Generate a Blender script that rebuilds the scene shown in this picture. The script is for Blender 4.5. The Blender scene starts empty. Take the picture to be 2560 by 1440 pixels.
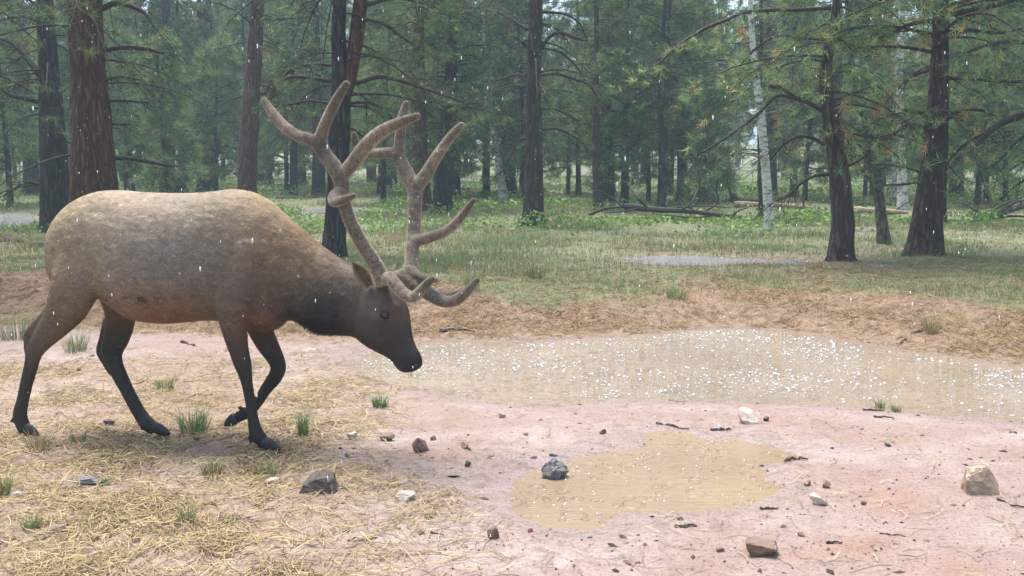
import bpy, bmesh, math, random
import numpy as np
from mathutils import Vector

# =====================================================================
# camera, sky, sun, exposure
# =====================================================================
scene = bpy.context.scene
COL = scene.collection
W0, H0 = 2560.0, 1440.0
FPX = 2450.0                      # focal length in photograph pixels
HOR = 430.0                       # horizon row in photograph pixels
CAM_H = 1.60
PITCH = math.atan((H0 / 2 - HOR) / FPX)

cam_d = bpy.data.cameras.new('camera')
cam_d.sensor_width = 36.0
cam_d.lens = FPX / W0 * 36.0
cam_d.clip_start = 0.05
cam_d.clip_end = 3000.0
cam = bpy.data.objects.new('camera', cam_d)
COL.objects.link(cam)
cam.location = (0, 0, CAM_H)
cam.rotation_euler = (math.pi / 2 - PITCH, 0, 0)
scene.camera = cam

SUN_EL, SUN_AZ = math.radians(75), math.radians(-40)   # azimuth from +Y towards +X
world = bpy.data.worlds.new('World')
scene.world = world
world.use_nodes = True
wn = world.node_tree
wn.nodes.clear()
w_out = wn.nodes.new('ShaderNodeOutputWorld')
w_bg = wn.nodes.new('ShaderNodeBackground')
w_sky = wn.nodes.new('ShaderNodeTexSky')
w_sky.sky_type = 'NISHITA'
w_sky.sun_disc = False
w_sky.sun_elevation = SUN_EL
w_sky.sun_rotation = SUN_AZ
w_sky.air_density = 1.0
w_sky.dust_density = 3.0
w_sky.ozone_density = 1.0
w_bg.inputs['Strength'].default_value = 0.14
wn.links.new(w_sky.outputs[0], w_bg.inputs[0])
wn.links.new(w_bg.outputs[0], w_out.inputs[0])

sun_d = bpy.data.lights.new('sun', 'SUN')
sun_d.energy = 2.7
sun_d.angle = math.radians(32)
sun_d.color = (1.0, 0.95, 0.88)
sun = bpy.data.objects.new('sun', sun_d)
COL.objects.link(sun)
sdir = Vector((math.sin(SUN_AZ) * math.cos(SUN_EL), math.cos(SUN_AZ) * math.cos(SUN_EL), math.sin(SUN_EL)))
sun.rotation_euler = sdir.to_track_quat('Z', 'Y').to_euler()
sun.location = (0, 0, 40)

vs = scene.view_settings
vs.view_transform = 'Standard'
vs.look = 'None'
vs.exposure = 1.42
vs.gamma = 1.0
vs.use_curve_mapping = False

scene.render.engine = 'CYCLES'
cy = scene.cycles
cy.use_denoising = True
cy.max_bounces = 6
cy.diffuse_bounces = 3
cy.glossy_bounces = 3
cy.transmission_bounces = 4
cy.transparent_max_bounces = 6
cy.volume_bounces = 0
cy.sample_clamp_indirect = 6.0
HAZE_DENSITY = 0.0023

random.seed(7)
RNG = np.random.default_rng(7)

# =====================================================================
# helpers
# =====================================================================
CP, SP = math.cos(PITCH), math.sin(PITCH)
CAM = np.array([0, 0, CAM_H])


def ray(px, py):
    u, v = (px - W0 / 2) / FPX, (H0 / 2 - py) / FPX
    return np.array([u, CP + v * SP, -SP + v * CP])


def at_y(px, py, y):
    """point on the vertical plane at distance y that shows at this pixel"""
    d = ray(px, py)
    return CAM + d * (y / d[1])


def at_z(px, py, z=0.0):
    d = ray(px, py)
    return CAM + d * ((z - CAM_H) / d[2])


def project(P):
    P = np.asarray(P, float) - CAM
    zc = P[..., 1] * CP - P[..., 2] * SP
    yc = P[..., 1] * SP + P[..., 2] * CP
    return W0 / 2 + FPX * P[..., 0] / zc, H0 / 2 - FPX * yc / zc


def _hash(ix, iy, seed):
    h = (ix.astype(np.int64) * 374761393 + iy.astype(np.int64) * 668265263 + seed * 974634777) & 0x7fffffff
    h = ((h ^ (h >> 13)) * 1274126177) & 0x7fffffff
    h = h ^ (h >> 16)
    return (h & 0xffff) / 65535.0


def vnoise(x, y, seed=0):
    x = np.asarray(x, float); y = np.asarray(y, float)
    ix, iy = np.floor(x), np.floor(y)
    fx, fy = x - ix, y - iy
    fx = fx * fx * fx * (fx * (fx * 6 - 15) + 10)
    fy = fy * fy * fy * (fy * (fy * 6 - 15) + 10)
    ix = ix.astype(np.int64); iy = iy.astype(np.int64)
    a = _hash(ix, iy, seed); b = _hash(ix + 1, iy, seed)
    c = _hash(ix, iy + 1, seed); d = _hash(ix + 1, iy + 1, seed)
    return (a * (1 - fx) + b * fx) * (1 - fy) + (c * (1 - fx) + d * fx) * fy


def fbm(x, y, seed=0, oct=4):
    s, amp, tot = 0.0, 1.0, 0.0
    for o in range(oct):
        s = s + amp * (vnoise(x * 2 ** o + 17.3 * o, y * 2 ** o + 9.1 * o, seed + o) - 0.5)
        tot += amp
        amp *= 0.55
    return s / tot


def sstep(a, b, x):
    t = np.clip((x - a) / (b - a), 0, 1)
    return t * t * (3 - 2 * t)


def nrm(v):
    v = np.asarray(v, float)
    return v / (np.linalg.norm(v, axis=-1, keepdims=True) + 1e-12)


def mesh_from(name, V, quads=None, tris=None, cols=None, smooth=True, colname='Col'):
    V = np.asarray(V, np.float32).reshape(-1, 3)
    me = bpy.data.meshes.new(name)
    nq = 0 if quads is None or len(quads) == 0 else len(quads)
    nt = 0 if tris is None or len(tris) == 0 else len(tris)
    loops, starts = [], []
    if nq:
        q = np.asarray(quads, np.int32).reshape(-1, 4)
        loops.append(q.ravel()); starts.append(np.arange(nq) * 4)
    if nt:
        t = np.asarray(tris, np.int32).reshape(-1, 3)
        loops.append(t.ravel()); starts.append(np.arange(nt) * 3 + nq * 4)
    loops = np.concatenate(loops).astype(np.int32)
    starts = np.concatenate(starts).astype(np.int32)
    me.vertices.add(len(V)); me.vertices.foreach_set('co', V.ravel())
    me.loops.add(len(loops)); me.loops.foreach_set('vertex_index', loops)
    me.polygons.add(len(starts)); me.polygons.foreach_set('loop_start', starts)
    me.update(calc_edges=True)
    me.validate()
    me.polygons.foreach_set('use_smooth', np.full(len(me.polygons), smooth, bool))
    if cols is not None:
        c = np.asarray(cols, np.float32)
        if c.shape[1] == 3:
            c = np.hstack([c, np.ones((len(c), 1), np.float32)])
        at = me.color_attributes.new(colname, 'FLOAT_COLOR', 'POINT')
        at.data.foreach_set('color', c.ravel())
    me.update()
    return me


class Geo:
    def __init__(self):
        self.V, self.Q, self.T, self.C, self.n = [], [], [], [], 0

    def add(self, V, Q=None, T=None, col=None):
        V = np.asarray(V, float).reshape(-1, 3)
        if Q is not None and len(Q):
            self.Q.append(np.asarray(Q) + self.n)
        if T is not None and len(T):
            self.T.append(np.asarray(T) + self.n)
        if col is not None:
            col = np.asarray(col, float)
            if col.ndim == 1:
                col = np.tile(col, (len(V), 1))
            self.C.append(col)
        self.V.append(V); self.n += len(V)

    def mesh(self, name, smooth=True):
        return mesh_from(name, np.vstack(self.V), np.vstack(self.Q) if self.Q else None,
                         np.vstack(self.T) if self.T else None,
                         np.vstack(self.C) if self.C else None, smooth)


def obj(name, me, mat=None, parent=None, loc=None):
    o = bpy.data.objects.new(name, me)
    COL.objects.link(o)
    if mat is not None and me is not None and len(me.materials) == 0:
        me.materials.append(mat)
    if parent is not None:
        o.parent = parent
    if loc is not None:
        o.location = loc
    return o


def tag(o, label=None, cat=None, group=None, kind=None):
    if label: o['label'] = label
    if cat: o['category'] = cat
    if group: o['group'] = group
    if kind: o['kind'] = kind
    return o


def empty(name, loc=(0, 0, 0)):
    o = bpy.data.objects.new(name, None)
    o.empty_display_size = 0.2
    COL.objects.link(o)
    o.location = loc
    return o


def tube(P, R, n=6, cap=True, jitter=None):
    """tapered tube along P: verts, quads, tris"""
    P = np.asarray(P, float); R = np.asarray(R, float)
    m = len(P)
    T = np.gradient(P, axis=0); T = nrm(T)
    a = np.array([0, 0, 1.0]) if abs(T[0][2]) < 0.9 else np.array([1.0, 0, 0])
    N = np.zeros_like(P); N[0] = nrm(np.cross(T[0], a))
    for i in range(1, m):
        v = N[i - 1] - T[i] * np.dot(N[i - 1], T[i])
        N[i] = v / (np.linalg.norm(v) + 1e-9)
    B = np.cross(T, N)
    ang = np.arange(n) / n * 2 * math.pi
    rr = R[:, None] * (1 + (jitter if jitter is not None else 0))
    V = P[:, None, :] + rr[..., None] * (np.cos(ang)[None, :, None] * N[:, None, :] + np.sin(ang)[None, :, None] * B[:, None, :])
    V = V.reshape(-1, 3)
    i = np.arange(m - 1)[:, None] * n; j = np.arange(n)[None, :]; k = (j + 1) % n
    Q = np.stack([i + j, i + k, i + n + k, i + n + j], -1).reshape(-1, 4)
    Tt = []
    if cap:
        V = np.vstack([V, P[0], P[-1]])
        c0, c1 = m * n, m * n + 1
        for s in range(n):
            Tt.append((c0, (s + 1) % n, s))
            Tt.append((c1, (m - 1) * n + s, (m - 1) * n + (s + 1) % n))
    return V, Q, np.array(Tt, int).reshape(-1, 3)


def smooth_path(P, sub=4):
    """Catmull-Rom through rows (any number of columns)"""
    P = np.asarray(P, float)
    Q = np.vstack([2 * P[0] - P[1], P, 2 * P[-1] - P[-2]])
    out = []
    for i in range(1, len(Q) - 2):
        for s in range(sub):
            t = s / sub
            p0, p1, p2, p3 = Q[i - 1], Q[i], Q[i + 1], Q[i + 2]
            out.append(0.5 * ((2 * p1) + (-p0 + p2) * t + (2 * p0 - 5 * p1 + 4 * p2 - p3) * t * t + (-p0 + 3 * p1 - 3 * p2 + p3) * t ** 3))
    out.append(Q[-2])
    return np.array(out)


# ---------------------------------------------------------------- materials
def mat_new(name):
    m = bpy.data.materials.new(name)
    m.use_nodes = True
    nt = m.node_tree
    b = nt.nodes['Principled BSDF']
    return m, nt, b


def nd(nt, typ, **kw):
    n = nt.nodes.new(typ)
    for k, v in kw.items():
        if k in n.inputs.keys():
            n.inputs[k].default_value = v
        else:
            setattr(n, k, v)
    return n


def mixrgb(nt, fac, a, b, mode='MIX'):
    n = nt.nodes.new('ShaderNodeMix'); n.data_type = 'RGBA'; n.blend_type = mode
    for s, v in ((0, fac), (6, a), (7, b)):
        if isinstance(v, (float, int)):
            n.inputs[s].default_value = v
        elif isinstance(v, tuple):
            n.inputs[s].default_value = (*v[:3], 1)
        else:
            nt.links.new(v, n.inputs[s])
    return n.outputs[2]


def mth(nt, op, a, b=None, clamp=False):
    n = nt.nodes.new('ShaderNodeMath'); n.operation = op; n.use_clamp = clamp
    for i, v in enumerate((a, b)):
        if v is None: continue
        if isinstance(v, (float, int)): n.inputs[i].default_value = v
        else: nt.links.new(v, n.inputs[i])
    return n.outputs[0]


def noise_fac(nt, vec, scale, detail=4, rough=0.55):
    n = nd(nt, 'ShaderNodeTexNoise', Scale=scale, Detail=detail, Roughness=rough)
    if vec is not None: nt.links.new(vec, n.inputs['Vector'])
    return n.outputs['Fac']


def ramp(nt, fac, stops):
    n = nt.nodes.new('ShaderNodeValToRGB')
    e = n.color_ramp.elements
    while len(e) < len(stops): e.new(0.5)
    for x, (p, c) in zip(e, stops):
        x.position = p; x.color = (*c, 1)
    nt.links.new(fac, n.inputs[0])
    return n.outputs[0]


def pos(nt, scale=None):
    g = nt.nodes.new('ShaderNodeTexCoord').outputs['Object']
    if scale is not None:
        m = nt.nodes.new('ShaderNodeMapping'); m.inputs['Scale'].default_value = scale
        nt.links.new(g, m.inputs[0]); return m.outputs[0]
    return g


def bump(nt, b, height, strength=0.5, dist=0.01):
    n = nd(nt, 'ShaderNodeBump', Strength=strength, Distance=dist)
    nt.links.new(height, n.inputs['Height'])
    nt.links.new(n.outputs[0], b.inputs['Normal'])
    return n


def attr(nt, name='Col'):
    n = nt.nodes.new('ShaderNodeAttribute'); n.attribute_name = name
    return n


def mat_attr(name, rough=0.8, spec=0.3, transl=0.0, sheen=0.0, noise=None):
    """colour from the point colour attribute, optional grain and leaf translucency"""
    m, nt, b = mat_new(name)
    c = attr(nt).outputs['Color']
    if noise:
        f = noise_fac(nt, pos(nt), noise[0], 3)
        c = mixrgb(nt, mth(nt, 'MULTIPLY', f, noise[1]), c, (0.0, 0.0, 0.0))
    nt.links.new(c, b.inputs['Base Color'])
    b.inputs['Roughness'].default_value = rough
    b.inputs['Specular IOR Level'].default_value = spec
    if sheen:
        b.inputs['Sheen Weight'].default_value = sheen
        b.inputs['Sheen Roughness'].default_value = 0.4
    if transl:
        out = nt.nodes['Material Output']
        t = nt.nodes.new('ShaderNodeBsdfTranslucent'); nt.links.new(c, t.inputs[0])
        mx = nt.nodes.new('ShaderNodeMixShader'); mx.inputs[0].default_value = transl
        nt.links.new(b.outputs[0], mx.inputs[1]); nt.links.new(t.outputs[0], mx.inputs[2])
        nt.links.new(mx.outputs[0], out.inputs[0])
    return m


def mat_bark(name, dark, light, sx=9.0, sz=1.6, dist=0.03, rough=0.75):
    m, nt, b = mat_new(name)
    p = pos(nt, (sx, sx, sz))
    v = nd(nt, 'ShaderNodeTexVoronoi', Scale=1.6); v.feature = 'DISTANCE_TO_EDGE'
    f1 = noise_fac(nt, p, 1.2, 6, 0.65)
    wv = nt.nodes.new('ShaderNodeVectorMath'); wv.operation = 'ADD'
    nt.links.new(p, wv.inputs[0])
    nn = nd(nt, 'ShaderNodeTexNoise', Scale=1.5, Detail=3.0); nt.links.new(p, nn.inputs['Vector'])
    nt.links.new(nn.outputs['Color'], wv.inputs[1])
    nt.links.new(wv.outputs[0], v.inputs['Vector'])
    edge = mth(nt, 'MULTIPLY', v.outputs['Distance'], 3.2, True)
    h = mth(nt, 'ADD', mth(nt, 'MULTIPLY', edge, 0.7), mth(nt, 'MULTIPLY', f1, 0.6))
    c = ramp(nt, h, [(0.15, tuple(x * 0.4 for x in dark)), (0.55, dark), (1.0, light)])
    big = noise_fac(nt, pos(nt, (1.3, 1.3, 0.6)), 1.0, 3)
    c = mixrgb(nt, mth(nt, 'MULTIPLY', big, 0.5), c, tuple(x * 0.45 for x in dark))
    nt.links.new(c, b.inputs['Base Color'])
    b.inputs['Roughness'].default_value = rough
    b.inputs['Specular IOR Level'].default_value = 0.3
    bump(nt, b, h, 1.0, dist)
    return m


def mat_aspen(name):
    m, nt, b = mat_new(name)
    p = pos(nt, (5, 5, 12))
    f = noise_fac(nt, p, 1.2, 4, 0.6)
    f2 = noise_fac(nt, pos(nt, (3, 3, 5)), 1.0, 3)
    k = mth(nt, 'ADD', mth(nt, 'MULTIPLY', f, 0.7), mth(nt, 'MULTIPLY', f2, 0.4))
    c = ramp(nt, k, [(0.40, (0.03, 0.03, 0.03)), (0.47, (0.22, 0.22, 0.19)), (0.56, (0.55, 0.56, 0.50)), (0.8, (0.68, 0.68, 0.62))])
    nt.links.new(c, b.inputs['Base Color'])
    b.inputs['Roughness'].default_value = 0.7
    bump(nt, b, k, 0.6, 0.01)
    return m


M = {}
M['bark'] = mat_bark('pine_bark', (0.060, 0.042, 0.036), (0.13, 0.095, 0.08))
M['bark_red'] = mat_bark('red_pine_bark', (0.095, 0.048, 0.034), (0.19, 0.105, 0.07))
M['bark_black'] = mat_bark('black_pine_bark', (0.040, 0.036, 0.036), (0.085, 0.078, 0.074))
M['aspen'] = mat_aspen('aspen_bark')
M['limb'] = mat_bark('limb_bark', (0.045, 0.036, 0.032), (0.10, 0.085, 0.075), 20, 20, 0.004)
M['deadwood'] = mat_bark('grey_deadwood', (0.09, 0.08, 0.07), (0.24, 0.22, 0.19), 14, 3, 0.01)
M['palewood'] = mat_bark('pale_bare_wood', (0.36, 0.27, 0.17), (0.60, 0.50, 0.36), 10, 2, 0.008)
M['needles'] = mat_attr('pine_needles', 0.55, 0.35, 0.25)
M['grass'] = mat_attr('grass_blades', 0.6, 0.3, 0.3)
M['straw'] = mat_attr('dry_straw', 0.7, 0.3, 0.15)

# =====================================================================
# terrain
# =====================================================================
def poly_world(pts, level):
    return np.array([at_z(x, y, level)[:2] for x, y in pts])


def poly_sd(x, y, poly):
    """signed distance, positive inside"""
    x = np.asarray(x, float); y = np.asarray(y, float)
    sh = x.shape
    x = x.ravel(); y = y.ravel()
    d = np.full(x.shape, 1e9); inside = np.zeros(x.shape, bool)
    n = len(poly)
    for i in range(n):
        ax, ay = poly[i]; bx, by = poly[(i + 1) % n]
        ex, ey = bx - ax, by - ay
        t = np.clip(((x - ax) * ex + (y - ay) * ey) / (ex * ex + ey * ey + 1e-12), 0, 1)
        d = np.minimum(d, np.hypot(x - ax - t * ex, y - ay - t * ey))
        c = (ay > y) != (by > y)
        with np.errstate(divide='ignore', invalid='ignore'):
            xi = ex * (y - ay) / (ey if ey != 0 else 1e-12) + ax
        inside ^= c & (x < xi)
    return np.where(inside, d, -d).reshape(sh)


POND = poly_world([(850, 905), (950, 880), (1040, 858), (1150, 850), (1300, 851), (1450, 845), (1600, 837), (1700, 824),
                   (1800, 818), (1950, 820), (2060, 836), (2150, 855), (2230, 870), (2350, 885), (2450, 900), (2560, 915),
                   (2750, 938), (3000, 965), (3150, 1010), (3000, 1090), (2750, 1085), (2560, 1050), (2450, 1040), (2300, 1029),
                   (2150, 1015), (2000, 1006), (1850, 1000), (1700, 999), (1550, 1000), (1400, 1007), (1250, 1000),
                   (1150, 993), (1080, 975), (1000, 958), (920, 938)], 0)
PUDDLE = poly_world([(1145, 1205), (1230, 1190), (1290, 1168), (1400, 1150), (1500, 1132), (1590, 1116), (1625, 1095), (1600, 1077),
                     (1680, 1071), (1760, 1087), (1850, 1092), (1950, 1115), (1962, 1135), (1872, 1160), (1905, 1182), (1955, 1205),
                     (1950, 1232), (1915, 1250), (1850, 1262), (1750, 1268), (1600, 1275), (1550, 1298), (1490, 1328), (1400, 1326),
                     (1340, 1310), (1300, 1290), (1290, 1255), (1250, 1230)], 0)
DRIP = poly_world([(1105, 1184), (1140, 1177), (1172, 1182), (1160, 1190), (1125, 1190)], 0)
SPUR = poly_world([(560, 905), (700, 880), (860, 862), (1010, 870), (980, 960), (860, 985), (720, 975), (600, 950)], 0)   # wet mud behind the elk
WETL = poly_world([(-200, 960), (60, 945), (200, 955), (300, 975), (200, 1000), (0, 1000), (-200, 995)], 0)
FARP = [  # (polygon, level)
    ([(1540, 650), (1650, 638), (1800, 644), (1950, 650), (2045, 657), (1985, 668), (1850, 664), (1700, 668), (1600, 663)], 0.34),
    ([(-140, 548), (-40, 536), (60, 534), (118, 546), (112, 562), (40, 572), (-140, 568)], 0.42),
    ([(720, 527), (800, 519), (1000, 524), (1015, 532), (850, 536), (760, 536)], 0.47),
    ([(2120, 570), (2210, 574), (2195, 582), (2110, 579)], 0.44),
]
FARW = [(poly_world(p, l), l) for p, l in FARP]
POOL_Z = -0.013

_toe_px = [(-900, 800), (0, 800), (600, 835), (1050, 848), (1500, 838), (1850, 812), (2150, 852), (2560, 905), (3000, 950), (3400, 960)]
_toe = np.array([at_z(x, y, 0)[:2] for x, y in _toe_px])
_crest_px = [(-900, 690, .31), (0, 690, .31), (600, 690, .31), (1100, 699, .33), (1300, 718, .28), (1600, 742, .2), (1900, 746, .19), (2200, 722, .29), (2560, 709, .35), (3000, 700, .37), (3400, 700, .37)]
_crest = np.array([[*at_z(x, y, z)[:2], z] for x, y, z in _crest_px])


def H_smooth(x, y):
    x = np.asarray(x, float); y = np.asarray(y, float)
    yt = np.interp(x, _toe[:, 0], _toe[:, 1])
    yc = np.interp(x, _crest[:, 0], _crest[:, 1])
    zc = np.interp(x, _crest[:, 0], _crest[:, 2])
    yc = np.maximum(yc, yt + 0.5)
    up = sstep(0, 1, (y - yt) / (yc - yt)) * zc
    zp = np.interp(y, [0, 12, 25, 50, 75, 110, 170, 300, 900], [.33, .33, .45, .78, 1.2, 2.6, 6, 10, 14])
    blend = sstep(0.0, 4.0, y - yc)
    z = up * (1 - blend) + zp * blend
    return z


def H(x, y, micro=True):
    x = np.asarray(x, float); y = np.asarray(y, float)
    z = H_smooth(x, y)
    yt = np.interp(x, _toe[:, 0], _toe[:, 1])
    bank = sstep(-0.1, 0.5, y - yt)
    if micro:
        far = sstep(14, 30, y)
        z = z + fbm(x * .25, y * .25, 3, 3) * .35 * far
        lump = fbm(x * 4.2, y * 4.2, 11, 4)
        left = sstep(-0.2, -2.2, x + .25 * (y - 5)) * sstep(12, 9, y)
        z = z + lump * (0.026 + 0.075 * bank + 0.03 * left) * (1 - .6 * far)
        pit = sstep(.62, .80, vnoise(x * 5.5 + 3, y * 5.5, 27)) * sstep(-.15, .15, fbm(x * .9, y * .9, 29, 2))
        z = z - pit * .022 * (1 - bank)
        z = z + fbm(x * 14, y * 14, 23, 3) * (0.010 + 0.024 * bank + .008 * left) * sstep(20, 10, y)
    for poly, dep, slope, lift in ((POND, .07, .09, .05), (PUDDLE, .045, .12, .022), (DRIP, .02, .2, .02)):
        lo, hi = poly.min(0) - 1.2, poly.max(0) + 1.2
        m = (x > lo[0]) & (x < hi[0]) & (y > lo[1]) & (y < hi[1])
        if not np.any(m): continue
        sd = poly_sd(x[m], y[m], poly)
        if micro:
            sd = sd + fbm(x[m] * 5, y[m] * 5, 31, 3) * .16 + fbm(x[m] * 1.7, y[m] * 1.7, 37, 2) * .12
        zi = POOL_Z - np.clip(sd * slope, -lift, dep)
        w = sstep(-0.55, 0.02, sd)
        z = z.copy()
        if micro:
            zi = zi + fbm(x[m] * 9, y[m] * 9, 41, 3) * .010
        z[m] = z[m] * (1 - w) + zi * w if True else z[m]
    for poly, lev in FARW:
        lo, hi = poly.min(0) - 2, poly.max(0) + 2
        m = (x > lo[0]) & (x < hi[0]) & (y > lo[1]) & (y < hi[1])
        if not np.any(m): continue
        sd = poly_sd(x[m], y[m], poly)
        if micro:
            sd = sd + fbm(x[m] * .9, y[m] * 2.6, 51, 3) * 1.1
        zi = lev - .002 - np.clip(sd * .10, -.10, .06)
        w = sstep(-1.3, 0.0, sd)
        z = z.copy()
        z[m] = z[m] * (1 - w) + zi * w
    return z


def Hs(x, y, micro=True):
    return float(H(np.array([x]), np.array([y]), micro)[0])


def ground_hit(px, py, micro=False):
    d = ray(px, py)
    ts = np.concatenate([np.arange(2.5, 30, .04), np.arange(30, 260, .25)])
    P = CAM[None] + d[None] * ts[:, None]
    h = H(P[:, 0], P[:, 1], micro)
    k = np.argmax(P[:, 2] < h)
    if P[k, 2] >= h[k]:
        k = len(ts) - 1
    p = P[k].copy(); p[2] = Hs(p[0], p[1], True)
    return p


def axis_lines(lo, a, b, step, hi, g=1.09):
    mid = list(np.arange(a, b + 1e-6, step))
    out, s, v = [], step, b
    while v < hi:
        s = s * g; v += s; out.append(v)
    inn, s, v = [], step, a
    while v > lo:
        s = s * g; v -= s; inn.append(v)
    return np.array(inn[::-1] + mid + out)


gx = axis_lines(-420, -4.6, 6.6, .028, 420, 1.08)
gy = axis_lines(-60, 3.2, 12.6, .028, 900, 1.045)
GX, GY = np.meshgrid(gx, gy)
GZ = H(GX, GY)
ny, nx = GX.shape
V = np.stack([GX, GY, GZ], -1).reshape(-1, 3)
ii = (np.arange(ny - 1)[:, None] * nx + np.arange(nx - 1)[None]).ravel()
Q = np.stack([ii, ii + 1, ii + nx + 1, ii + nx], -1)


def masks(x, y):
    """wet, green, litter, redsoil in 0..1"""
    yt = np.interp(x, _toe[:, 0], _toe[:, 1])
    yc = np.interp(x, _crest[:, 0], _crest[:, 1])
    sdp = poly_sd(x, y, POND); sdq = poly_sd(x, y, PUDDLE); sds = poly_sd(x, y, SPUR); sdw = poly_sd(x, y, WETL)
    n1 = fbm(x * 1.1, y * 1.1, 61, 4); n2 = fbm(x * .35, y * .35, 71, 3)
    wet = np.maximum.reduce([sstep(-.55, .05, sdp + n1 * .5), sstep(-.65, .05, sdq + n1 * .6), sstep(-.3, .3, sds + n1 * .5), sstep(-.2, .2, sdw + n1 * .4)])
    onb = sstep(-0.45, 0.15, y - yt + n1 * .3)
    wet = wet * (1 - .8 * sstep(.1, .7, y - yt + n1 * .3))
    left = sstep(0.1, -1.3, x + .18 * (y - 4.5) + n1 * 1.1) * (1 - sstep(7.5, 9, y))
    green = sstep(-.25, .35, (y - yc) * .55 + n2 * 2.6 + n1 * .9)
    green = green * (1 - .55 * sstep(-.1, .25, fbm(x * .5, y * .22, 81, 3)) * sstep(30, 18, y))
    for poly, lev in FARW:
        sd = poly_sd(x, y, poly)
        green = green * (1 - .8 * sstep(-.3, .1, sd + n1 * .6))
        wet = np.maximum(wet, sstep(-.8, .2, sd + n1 * .8) * .8)
    green = np.maximum(green, .9 * sstep(2.5, 6, y - yc) * (1 - .8 * np.maximum.reduce([sstep(-.3, .1, poly_sd(x, y, p_) + n1 * .6) for p_, l_ in FARW])))
    onb = onb * (1 - .75 * sstep(1.5, 4.5, y - yc + n2 * 3))
    onb = np.maximum(onb, .85 * np.maximum.reduce([sstep(-.5, .1, poly_sd(x, y, p_) + n1 * .6) for p_, l_ in FARW]))
    litter = np.clip(np.maximum(onb * (1 - .6 * green), left * .85), 0, 1)
    return wet, np.clip(green, 0, 1), litter, onb


xs, ys = V[:, 0], V[:, 1]
mw, mg, ml, mr = masks(xs, ys)
g_me = mesh_from('ground', V, Q, None, np.stack([mw, mg, ml, mr], -1), True, 'Mask')

gm, nt, b = mat_new('muddy_ground')
am = attr(nt, 'Mask')
sep = nt.nodes.new('ShaderNodeSeparateColor'); nt.links.new(am.outputs['Color'], sep.inputs[0])
wet_o, grn_o, lit_o, red_o = sep.outputs[0], sep.outputs[1], sep.outputs[2], am.outputs['Alpha']
pg = pos(nt)
nA = noise_fac(nt, pg, 1.7, 5); nB = noise_fac(nt, pg, 11, 5, .65); nC = noise_fac(nt, pg, 60, 4, .7); nD = noise_fac(nt, pg, 5, 6, .7)
mud = ramp(nt, nA, [(0.30, (0.30, 0.205, 0.168)), (0.5, (0.34, 0.255, 0.225)), (0.7, (0.38, 0.30, 0.275))])
mud = mixrgb(nt, mth(nt, 'MULTIPLY', nB, .45), mud, (0.25, 0.15, 0.115))
wetmud = mixrgb(nt, nB, (0.22, 0.16, 0.14), (0.31, 0.245, 0.225))
nE = noise_fac(nt, pos(nt, (.9, 1.6, 1)), 1.0, 4, .6)
mud = mixrgb(nt, ramp(nt, nE, [(0.50, (0, 0, 0)), (0.68, (.75, .75, .75))]), mud, (0.42, 0.35, 0.32))
mud = mixrgb(nt, ramp(nt, nE, [(0.30, (.8, .8, .8)), (0.46, (0, 0, 0))]), mud, (0.30, 0.185, 0.125))
c = mixrgb(nt, mth(nt, 'MULTIPLY', wet_o, .8), mud, wetmud)
dk = mth(nt, 'MULTIPLY', wet_o, .55)
bank = ramp(nt, nD, [(0.3, (0.085, 0.045, 0.032)), (0.5, (0.19, 0.105, 0.072)), (0.7, (0.27, 0.18, 0.11))])
bank = mixrgb(nt, dk, bank, (0.075, 0.055, 0.05))
c = mixrgb(nt, red_o, c, bank)
leaf = ramp(nt, nB, [(0.3, (0.20, 0.13, 0.08)), (0.55, (0.34, 0.25, 0.15)), (0.75, (0.42, 0.33, 0.2))])
c = mixrgb(nt, mth(nt, 'MULTIPLY', lit_o, .45), c, leaf)
turf = ramp(nt, nD, [(0.3, (0.07, 0.095, 0.038)), (0.5, (0.13, 0.16, 0.062)), (0.72, (0.20, 0.19, 0.09))])
c = mixrgb(nt, mth(nt, 'MULTIPLY', grn_o, .9), c, turf)
speck = ramp(nt, nC, [(0.32, (0.28, 0.24, 0.22)), (0.47, (1, 1, 1)), (1, (1, 1, 1))])
c = mixrgb(nt, 0.75, c, speck, 'MULTIPLY')
nt.links.new(c, b.inputs['Base Color'])
film = mth(nt, 'MULTIPLY', mth(nt, 'ADD', wet_o, .25, True), ramp(nt, nB, [(0.40, (0, 0, 0)), (0.58, (1, 1, 1))]))
ro = mth(nt, 'SUBTRACT', mth(nt, 'SUBTRACT', 0.72, mth(nt, 'MULTIPLY', wet_o, .25)), mth(nt, 'MULTIPLY', film, .35))
ro = mth(nt, 'ADD', ro, mth(nt, 'MULTIPLY', lit_o, .2), True)
nt.links.new(ro, b.inputs['Roughness'])
b.inputs['Specular IOR Level'].default_value = 0.5
hh = mth(nt, 'ADD', mth(nt, 'MULTIPLY', nB, 1.0), mth(nt, 'ADD', mth(nt, 'MULTIPLY', nC, .45), mth(nt, 'MULTIPLY', noise_fac(nt, pos(nt, (16, 34, 16)), 1.0, 5, .7), .9)))
bn = bump(nt, b, hh, 1.0, 0.032)
nt.links.new(mth(nt, 'SUBTRACT', 1.0, mth(nt, 'MULTIPLY', film, .8), True), bn.inputs['Strength'])
ground = tag(obj('ground', g_me, gm), kind='structure', label='muddy pink ground rising over a littered bank into forest turf')


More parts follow.
